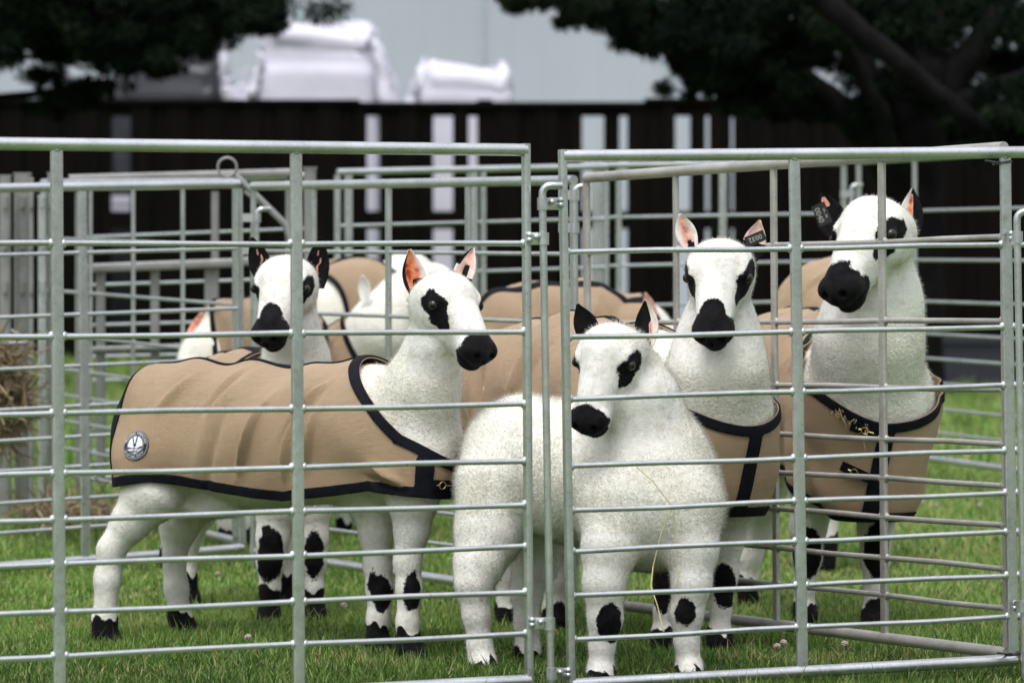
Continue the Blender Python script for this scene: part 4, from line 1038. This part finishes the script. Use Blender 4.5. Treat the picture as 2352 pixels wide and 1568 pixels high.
# ------------------------------------------------------------------ clover flowers in the grass
def clover(loc, first=None, col='clover_white'):
    E = empty('clover_flower', loc, label='small pale clover flower standing in the grass', cat='flower', group='clover flowers in the grass')
    return E
cm = simple('clover_petals', (.42, .34, .30), .8, 0, .25, 200); gm = simple('clover_stem', (.08, .16, .04), .7)
mb = MB(); r = np.random.default_rng(2)
for k in range(40):
    th, ph = r.uniform(0, 6.28), math.acos(r.uniform(-.5, 1)); q = Vector((math.sin(ph) * math.cos(th), math.sin(ph) * math.sin(th), math.cos(ph)))
    mb.tube([q * .002, q * .009], [.0012, .002], 5)
v0, f0 = [(x, y, z + .055) for x, y, z in mb.v], mb.f
mb2 = MB(); mb2.tube([(0, 0, 0), (.003, 0, .03), (0, 0, .052)], .0011, 5)
proto = None
cpos = [(1785, 1500), (1940, 1492), (500, 1330), (640, 1290), (675, 1300), (680, 1460), (570, 1475), (2250, 1225), (2150, 1225), (330, 1060), (2120, 1130), (790, 1400), (1800, 1490), (1985, 1230)]
for i, (x, y) in enumerate(cpos):
    d = (H) * F / (y + 40 - HY); d = min(d, 14)
    loc = Vector((PX(x, d), d, float(gz(PX(x, d), d))))
    if proto is None:
        E = clover(loc); a = mesh_obj('flower_head', v0, f0, cm, E); b = mesh_obj('stem', mb2.v, mb2.f, gm, E); proto = (E, a, b)
    else:
        E = proto[0].copy(); COL.objects.link(E); E.location = loc; E.rotation_euler = (0, 0, i)
        for q in proto[1:]: c = q.copy(); COL.objects.link(c); c.parent = E

# ------------------------------------------------------------------ timber fence
def fence_mat():
    m, nt, bs = new_mat('dark_timber')
    tc = N(nt, 'ShaderNodeTexCoord'); mp = N(nt, 'ShaderNodeMapping'); mp.inputs['Scale'].default_value = (9, 9, .5); nt.links.new(tc.outputs['Object'], mp.inputs[0])
    n = noise(nt, 3, 6, .7, mp.outputs[0])
    r = ramp(nt, n.outputs[0], [(.3, (.002, .0018, .0014)), (.6, (.005, .0043, .0035)), (.8, (.010, .0085, .0065))])
    nt.links.new(r.outputs[0], bs.inputs['Base Color']); bs.inputs['Roughness'].default_value = .9; bs.inputs['Specular IOR Level'].default_value = .05
    return m
M['fence'] = fence_mat()
FD = 31.0
fence = empty('timber_fence', Vector((0, FD, .3)), label='long near-black timber board fence with a few missing boards', cat='fence')
gaps = [(255, 300), (843, 871), (995, 1040), (1076, 1098), (1337, 1387), (1423, 1441), (1551, 1585), (1621, 1629), (1679, 1685)]
x = -700.; r = random.Random(5); cuts = []
boards = []
while x < 3100:
    nxg = min([g_[0] for g_ in gaps if g_[0] > x + 1] + [9999])
    w = r.uniform(40, 47)
    if x + w > nxg - 14: w = nxg - x
    boards.append((x, x + w)); x += w
    for g_ in gaps:
        if abs(x - g_[0]) < 1: x = g_[1]
mbs = [MB() for _ in boards]
for i, (a, b) in enumerate(boards):
    mb = MB(); ov = lambda e_: 0. if any(abs(e_ - q_) < 1 for g_ in gaps for q_ in g_) else .012; xa, xb = PX(a, FD) - ov(a), PX(b, FD) + ov(b); jt = r.uniform(-.012, .012); dy = (i % 2) * .024
    top = H + (700 - (234 if a < 830 else 241 if a < 1480 else 232)) * FD / F + jt - .015
    xm = (xa + xb) / 2; z0 = float(gz(xm, FD)) - .05; mb.box((xm, FD + dy, (z0 + top) / 2), xb - xa, .022, top - z0)
    mb.build('board', M['fence'], fence, smooth=False)
for (y0, hgt, px0, px1) in ((250, .11, -700, 3100), (505, .14, -700, 3100), (790, .14, -700, 3100)):
    mb = MB(); xa, xb = PX(px0, FD), PX(px1, FD); mb.box(((xa + xb) / 2, FD + .06, H + (700 - y0) * FD / F), xb - xa, .08, hgt); mb.build('fence_rail', M['fence'], fence, smooth=False)
for (px0, px1, y0) in ((-700, 826, 234), (826, 1480, 241), (1480, 3100, 231)):
    mb = MB(); xa, xb = PX(px0, FD), PX(px1, FD); mb.box(((xa + xb) / 2 , FD + .01, H + (700 - y0) * FD / F), xb - xa - .004, .10, .035); mb.build('capping', M['fence'], fence, smooth=False)
for px in (-300, 150, 640, 1113, 1720, 2230, 2760):
    mb = MB(); xm = PX(px, FD); zt = H + (700 - 236) * FD / F + .03; mb.box((xm, FD + .16, zt / 2), .12, .12, zt); mb.build('fence_post', M['fence'], fence, smooth=False)

# low navy box at the foot of the fence, right
nb = empty('storage_box', P(2350, 930, 29.5), label='low dark navy box on brown earth at the right, foot of the fence', cat='box')
nm = simple('navy_plastic', (.012, .015, .026), .5, 0, .2, 2)
mb = MB(); c = P(2420, 850, 29.8); mb.box(c, 2.2, .9, .42); o_ = mb.build('box_body', nm, nb, smooth=False)
mb = MB(); mb.box(c + Vector((0, 0, .235)), 2.26, .96, .05); mb.build('lid', nm, nb, smooth=False)

# ------------------------------------------------------------------ warehouse wall behind
def wall_mat():
    m, nt, bs = new_mat('pale_cladding')
    tc = N(nt, 'ShaderNodeTexCoord'); n = noise(nt, .35, 5, .6); n2 = noise(nt, .12, 3)
    w = N(nt, 'ShaderNodeTexWave', bands_direction='X'); w.inputs['Scale'].default_value = .9; nt.links.new(tc.outputs['Object'], w.inputs[0])
    r = ramp(nt, n.outputs[0], [(.3, (.355, .375, .435)), (.7, (.405, .425, .485))])
    s = ramp(nt, w.outputs['Fac'], [(0, (1, 1, 1)), (.015, (1, 1, 1)), (.02, (0, 0, 0))])
    nt.links.new(mixc(nt, math_n(nt, 'MULTIPLY', s.outputs[0], .15), r.outputs[0], (.25, .3, .33)), bs.inputs['Base Color']); bs.inputs['Roughness'].default_value = .7
    return m
WH = empty('warehouse', Vector((0, 46, .3)), label='pale blue-grey clad warehouse wall filling the background', cat='building')
mb = MB(); mb.box((0, 48, 5.2), 44, 4, 10); mb.build('wall', wall_mat(), WH, smooth=False)
mb = MB()
for k in range(-10, 11): mb.box((k * 2.15 - .35, 45.975, 5.2), .03, .04, 10)
mb.build('panel_joints', simple('joint_grey', (.40, .46, .50), .7), WH, smooth=False)
mb = MB(); mb.box((0, 48, 10.35), 44.6, 4.6, .3); mb.build('roof', simple('roof_grey', (.3, .33, .36), .6), WH, smooth=False)

# ------------------------------------------------------------------ wrapped pallets above the fence
def lumpy_stack(name, label, x0, x1, ytop, d, tiers, mat, group=None, depth=1.0, ragged=.05, seed=1, cat='pallet'):
    r = np.random.default_rng(seed); xa, xb = PX(x0, d), PX(x1, d); zt = P(0, ytop, d).z; zb = .3; cx = (xa + xb) / 2; w = xb - xa
    E = empty(name, Vector((cx, d + depth / 2, zb)), label=label, cat=cat, group=group)
    V = []; Fq = []; K = 64; rows = 60
    for i in range(rows + 1):
        t = i / rows; z = zb + .14 + (zt - zb - .14) * t
        k = np.interp(t, [p[0] for p in tiers], [p[1] for p in tiers])
        for a in range(K):
            th = 2 * math.pi * a / K; c, s_ = math.cos(th), math.sin(th); e = .22
            x = math.copysign(abs(c) ** e, c) * w / 2 * k; y = math.copysign(abs(s_) ** e, s_) * depth / 2 * k
            nn = ragged * (.35 * math.sin(a * .9 + i * .5) + .3 * math.sin(a * 2.7 - i * .33) + r.normal(0, .12)) * (.4 + .6 * t)
            V.append((cx + x * (1 + nn * .25), d + depth / 2 + y * (1 + nn * .3), z + (ragged * .8 * math.sin(a * .55 + 2) + r.normal(0, ragged * .25)) * (t > .93)))
    for i in range(rows):
        for a in range(K):
            a2 = (a + 1) % K; Fq.append((i * K + a, i * K + a2, (i + 1) * K + a2, (i + 1) * K + a))
    Fq.append(tuple(rows * K + a for a in range(K)))
    mesh_obj('wrap', V, Fq, mat, E, True, E.location)
    mb = MB()
    for dx in (-.42, 0, .42): mb.box((cx + dx * w, d + depth / 2, zb + .05), .1, depth * .95, .1)
    mb.box((cx, d + depth / 2, zb + .12), w * .98, depth, .03); mb.build('base', M['fence'], E, smooth=False)
    return E
wp = M['white_plastic']
PD = 33.5
def ragged(E, pts, name='loose_wrap', seed=0):
    r = np.random.default_rng(seed + 50); mb = MB()
    for (xa, ya, xb, yb, ra, rb) in pts:
        a, b = P(xa, ya, PD), P(xb, yb, PD)
        for k in range(9):
            p = a.lerp(b, r.random()) + Vector(r.normal(0, ra * .55, 3)); dv = (b - a).normalized() * r.uniform(-.3, .8) + Vector(r.normal(0, .5, 3)) + Vector((0, 0, .5)); dv.normalize()
            L = r.uniform(.05, .14); w = Vector(r.normal(0, 1, 3)).normalized()
            mb.tube([p - dv * L * .3, p, p + dv * L * .6 + Vector(r.normal(0, .02, 3)), p + dv * L], .01, 6, True, (r.uniform(.03, .07), .008, w))
    mb.build(name, wp, E); return
def ragged_old(E, pts, name='loose_wrap', seed=0):
    """torn film: crumpled closed blades standing up"""
    mb = MB(); r = np.random.default_rng(seed)
    for (xa, ya, xb, yb, ra, rb) in pts:
        a, b = P(xa, ya, PD), P(xb, yb, PD); n = 7
        P_ = [a.lerp(b, k / n) + Vector(r.normal(0, .012, 3)) * (k > 0) for k in range(n + 1)]
        mb.tube(P_, [ra * (1 - k / n) + rb * k / n for k in range(n + 1)], 9)
    mb.build(name, wp, E)
q = lumpy_stack('wrapped_pallet', 'tallest white plastic-wrapped pallet load above the fence', 583, 872, 56, PD, [(0, 1), (.86, 1), (.88, .93), (.94, .92), (.955, .98), (.985, .92), (1, .75)], wp, 'white wrapped pallets', ragged=.07, seed=3)
ragged_old(q, [(890, 245, 868, 120, .08, .05), (912, 245, 895, 150, .05, .02), (880, 170, 862, 88, .06, .04)], seed=4)
q = lumpy_stack('wrapped_pallet', 'lower white plastic-wrapped pallet load right of the tall one', 952, 1180, 148, PD, [(0, 1), (.9, 1), (.915, .96), (.94, 1), (.97, .95), (1, .82)], wp, 'white wrapped pallets', ragged=.07, seed=6)
ragged_old(q, [(943, 240, 955, 185, .06, .03)], seed=7)
q = lumpy_stack('wrapped_pallet', 'torn white wrapped bundle between the dark stack and tall pallet', 540, 582, 205, PD, [(0, 1), (.9, 1), (1, .8)], wp, 'white wrapped pallets', depth=.6, seed=8)
ragged_old(q, [(530, 245, 518, 165, .06, .045), (518, 175, 514, 88, .045, .040), (546, 235, 550, 165, .04, .01), (562, 235, 566, 150, .04, .01), (575, 215, 600, 125, .05, .02)], seed=9)
dk = simple('dark_film', (.018, .019, .025), .4, 0, .3, 4, .02)
lumpy_stack('dark_stack', 'dark wrapped stack of goods behind the fence at left', 248, 508, 150, PD + .2, [(0, 1), (.9, 1), (.94, .96), (1, .94)], dk, 'dark stacks', seed=12, cat='stack')
lumpy_stack('dark_stack', 'taller dark box behind the dark wrapped stack', 390, 505, 88, PD + 1.6, [(0, 1), (1, 1)], dk, 'dark stacks', ragged=.02, seed=13, cat='stack')
lumpy_stack('dark_stack', 'small low dark stack half hidden by the left tree', 178, 238, 182, PD + .2, [(0, 1), (1, 1)], dk, 'dark stacks', ragged=.02, seed=14, cat='stack')
E = empty('vent_pipe', P(238, 560, PD - .4), label='white pipe with a bent top left of the dark stack', cat='pipe'); mb = MB()
mb.tube([P(238, 900, PD - .4), P(238, 165, PD - .4), P(243, 150, PD - .4), P(258, 143, PD - .4), P(290, 140, PD - .4)], .032, 12); mb.build('pipe', M['white_plastic'], E)
# white drum seen through the left fence gap
E = empty('white_container', P(278, 470, 32.2), label='white container glimpsed through the left fence gap', cat='container'); mb = MB()
for yy in (460, 484): mb.box(P(278, yy, 32.2), .3, .3, .072)
mb.build('crate', wp, E, smooth=False)
mb = MB(); c = P(278, 640, 32.2); mb.box(c, .5, .3, 1.0); mb.build('stand', dk, E, smooth=False)

# ------------------------------------------------------------------ conifers
def tree(label, base, trunk, limbs, clumps, seed, leaf=(.045, .0055), per=900, flat=.55):
    """limbs: lists of (photo x, y, depth, r); clumps: (x, y, depth, radius m, weight)"""
    E = empty('conifer_tree', base, label=label, cat='tree', group='dark conifers by the fence')
    def smooth(pts):
        o = []
        for (a, b) in zip(pts[:-1], pts[1:]):
            for k in range(4):
                t = k / 4; o.append((a[0].lerp(b[0], t) + Vector((math.sin(k * 2.1 + a[1] * 30), math.cos(k * 1.7), 0)) * .012, a[1] * (1 - t) + b[1] * t))
        o.append(pts[-1]); return o
    mb = MB(); tp = smooth([(P(*p[:3]), p[3]) for p in trunk]); mb.tube([q[0] for q in tp], [q[1] for q in tp], 14); mb.build('trunk', M['bark'], E)
    for l in limbs:
        tp = smooth([(P(*p[:3]), p[3]) for p in l]); mb = MB(); mb.tube([q[0] for q in tp], [q[1] for q in tp], 9); mb.build('limb', M['bark'], E)
    r = np.random.default_rng(seed); VV = []; TT = []
    for (x, y, d, R, wt) in clumps:
        n = int(per * wt); c = np.array(P(x, y, d))
        ns = 16; sub = c + r.normal(0, .5, (ns, 3)) * R * np.array([1, 1, flat]); sr = R * r.uniform(.16, .42, ns); st = r.uniform(.0, 1, ns)
        k = r.integers(0, ns, n); u = r.normal(0, 1, (n, 3)); u /= np.linalg.norm(u, axis=1)[:, None]
        p = sub[k] + u * (sr[k] * r.random(n) ** .45)[:, None] * np.array([1, 1, .7])
        out = u * .6 + r.normal(0, .5, (n, 3)) + np.array([0, 0, -.55]); out /= np.linalg.norm(out, axis=1)[:, None]
        sd = np.cross(out, r.normal(0, 1, (n, 3))); sd /= np.linalg.norm(sd, axis=1)[:, None]
        L = leaf[0] * r.uniform(.7, 1.8, n)[:, None]; w = leaf[1] * r.uniform(.7, 1.5, n)[:, None]
        V = np.zeros((n, 5, 3)); V[:, 0] = p - sd * w * .4; V[:, 1] = p + sd * w * .4; V[:, 2] = p + out * L * .55 + sd * w; V[:, 3] = p + out * L * .55 - sd * w; V[:, 4] = p + out * L
        VV.append(V.reshape(-1, 3)); TT.append(np.repeat(np.clip(st[k] * .7 + r.uniform(0, .35, n), 0, 1), 5))
    o = blade_mesh('crown', [(np.concatenate(VV) - np.array(E.location), np.concatenate(TT))]); o.data.materials.clear(); o.data.materials.append(M['needles']); o.parent = E
    return E
r = np.random.default_rng(40)
cl = []
def fill(pts, d0, d1):
    for (x, y, R, w) in pts: cl.append((x, y, r.uniform(d0, d1), R, w))
# left tree: boughs hanging from off-frame left into the top left corner
fill([(-150, -60, .6, 3), (-60, 20, .45, 2), (20, 15, .32, 1.6), (100, 20, .3, 1.6), (180, 25, .3, 1.6), (260, 20, .3, 1.6), (340, 40, .28, 1.6), (420, 35, .26, 1.4), (500, 20, .24, 1.4), (570, 15, .2, 1.0), (610, 40, .12, .6), (590, 60, .1, .4), (620, 0, .15, .4), (300, 90, .24, 1.4), (240, 95, .22, 1.2), (170, 80, .22, 1.0), (90, 85, .2, .8), (350, 120, .17, 1.1), (375, 150, .10, .5), (330, 145, .09, .3), (420, 85, .18, .9), (470, 70, .16, .6), (520, 50, .12, .5), (40, 60, .2, .6), (-20, 110, .2, .5), (150, 120, .12, .3), (100, 178, .10, .35), (150, 205, .11, .5), (200, 215, .12, .5), (230, 190, .1, .3), (110, 238, .12, .4), (-90, 220, .25, .6), (700, -60, .5, 1), (500, -80, .5, 2), (300, -80, .6, 3), (100, -90, .6, 3), (-300, 0, .8, 3), (-300, 150, .6, 2)], 23.4, 25.2)
tree('dark conifer bough overhanging the top left corner', Vector((PX(-420, 24.4), 24.4, .4)), [(-420, 970, 24.4, .26), (-410, 500, 24.4, .22), (-380, 0, 24.4, .17), (-360, -500, 24.4, .08)],
     [[(-400, 250, 24.4, .10), (-150, 150, 24.3, .07), (0, 120, 24.2, .022), (120, 140, 24.0, .012), (240, 165, 24.0, .006)], [(-395, 60, 24.4, .11), (-100, 20, 24.4, .07), (200, 40, 24.3, .05), (420, 60, 24.2, .03), (600, 45, 24.2, .01)], [(-380, 330, 24.4, .08), (-100, 240, 24.4, .04), (120, 210, 24.4, .02)]], cl, 51, per=2300)
cl = []
fill([(1190, -5, .14, .5), (1250, -20, .2, 1), (1320, -5, .22, 1.2), (1400, 10, .26, 1.6), (1450, 45, .2, 1.2), (1500, 40, .3, 2), (1440, 85, .12, .5), (1530, 85, .22, 1.4), (1590, 60, .3, 2), (1600, 130, .22, 1.4), (1620, 175, .17, 1.0), (1660, 215, .15, .9), (1680, 120, .28, 2), (1720, 190, .24, 1.7), (1700, 40, .35, 2.4), (1800, 60, .35, 2.4), (1790, 140, .28, 2), (1790, 215, .2, 1.3), (1850, 130, .2, 1.2), (1900, 60, .32, 2), (1830, 235, .16, .9), (1880, 250, .16, .8), (1980, 30, .3, 2), (2040, 110, .3, 2), (2100, 40, .32, 2), (2180, 30, .22, 1.2), (2250, 20, .2, .9), (2330, 60, .25, 1.2), (2120, 160, .24, 1.4), (2300, 150, .22, 1.0), (2340, 230, .3, 1.3), (2250, 245, .26, 1.3), (2150, 260, .28, 1.5), (2050, 230, .28, 1.5), (2400, 120, .5, 2), (2450, 280, .5, 2), (1300, -90, .5, 2), (1600, -90, .6, 3), (1900, -90, .6, 3), (2250, -100, .6, 3), (2550, 0, .7, 3), (1180, 10, .06, .15), (1440, 20, .2, .6)], 23.2, 25.5)
tree('dark conifer with slanting limbs filling the top right', Vector((PX(2080, 24.4), 24.4, .3)), [(2085, 960, 24.4, .24), (2090, 600, 24.4, .2), (2095, 330, 24.4, .2), (2120, 100, 24.5, .17), (2150, -300, 24.6, .1)],
     [[(2310, 350, 23.6, .062), (2180, 240, 23.3, .062), (2020, 110, 23.1, .068), (1870, -10, 23.0, .075), (1700, -150, 22.8, .05)],
      [(2050, 345, 23.8, .045), (2020, 250, 23.6, .05), (1960, 140, 23.5, .05), (1890, 10, 23.4, .045)],
      [(2070, 420, 24.3, .14), (1990, 310, 24.2, .11), (1900, 220, 24.1, .075), (1780, 120, 24.0, .05), (1600, 50, 24.0, .03), (1400, 0, 24.0, .015)],
      [(2080, 330, 24.4, .12), (2010, 200, 24.3, .09), (1940, 60, 24.3, .06), (1900, -120, 24.3, .03)],
      [(2100, 330, 24.4, .14), (2190, 180, 24.5, .12), (2290, 40, 24.5, .08), (2360, -80, 24.5, .04)],
      [(2110, 300, 24.4, .10), (2250, 215, 24.4, .07), (2400, 160, 24.4, .04)], [(2060, 330, 24.4, .09), (1950, 270, 24.3, .06), (1850, 262, 24.2, .03), (1750, 240, 24.2, .012)]], cl, 52, per=2300)
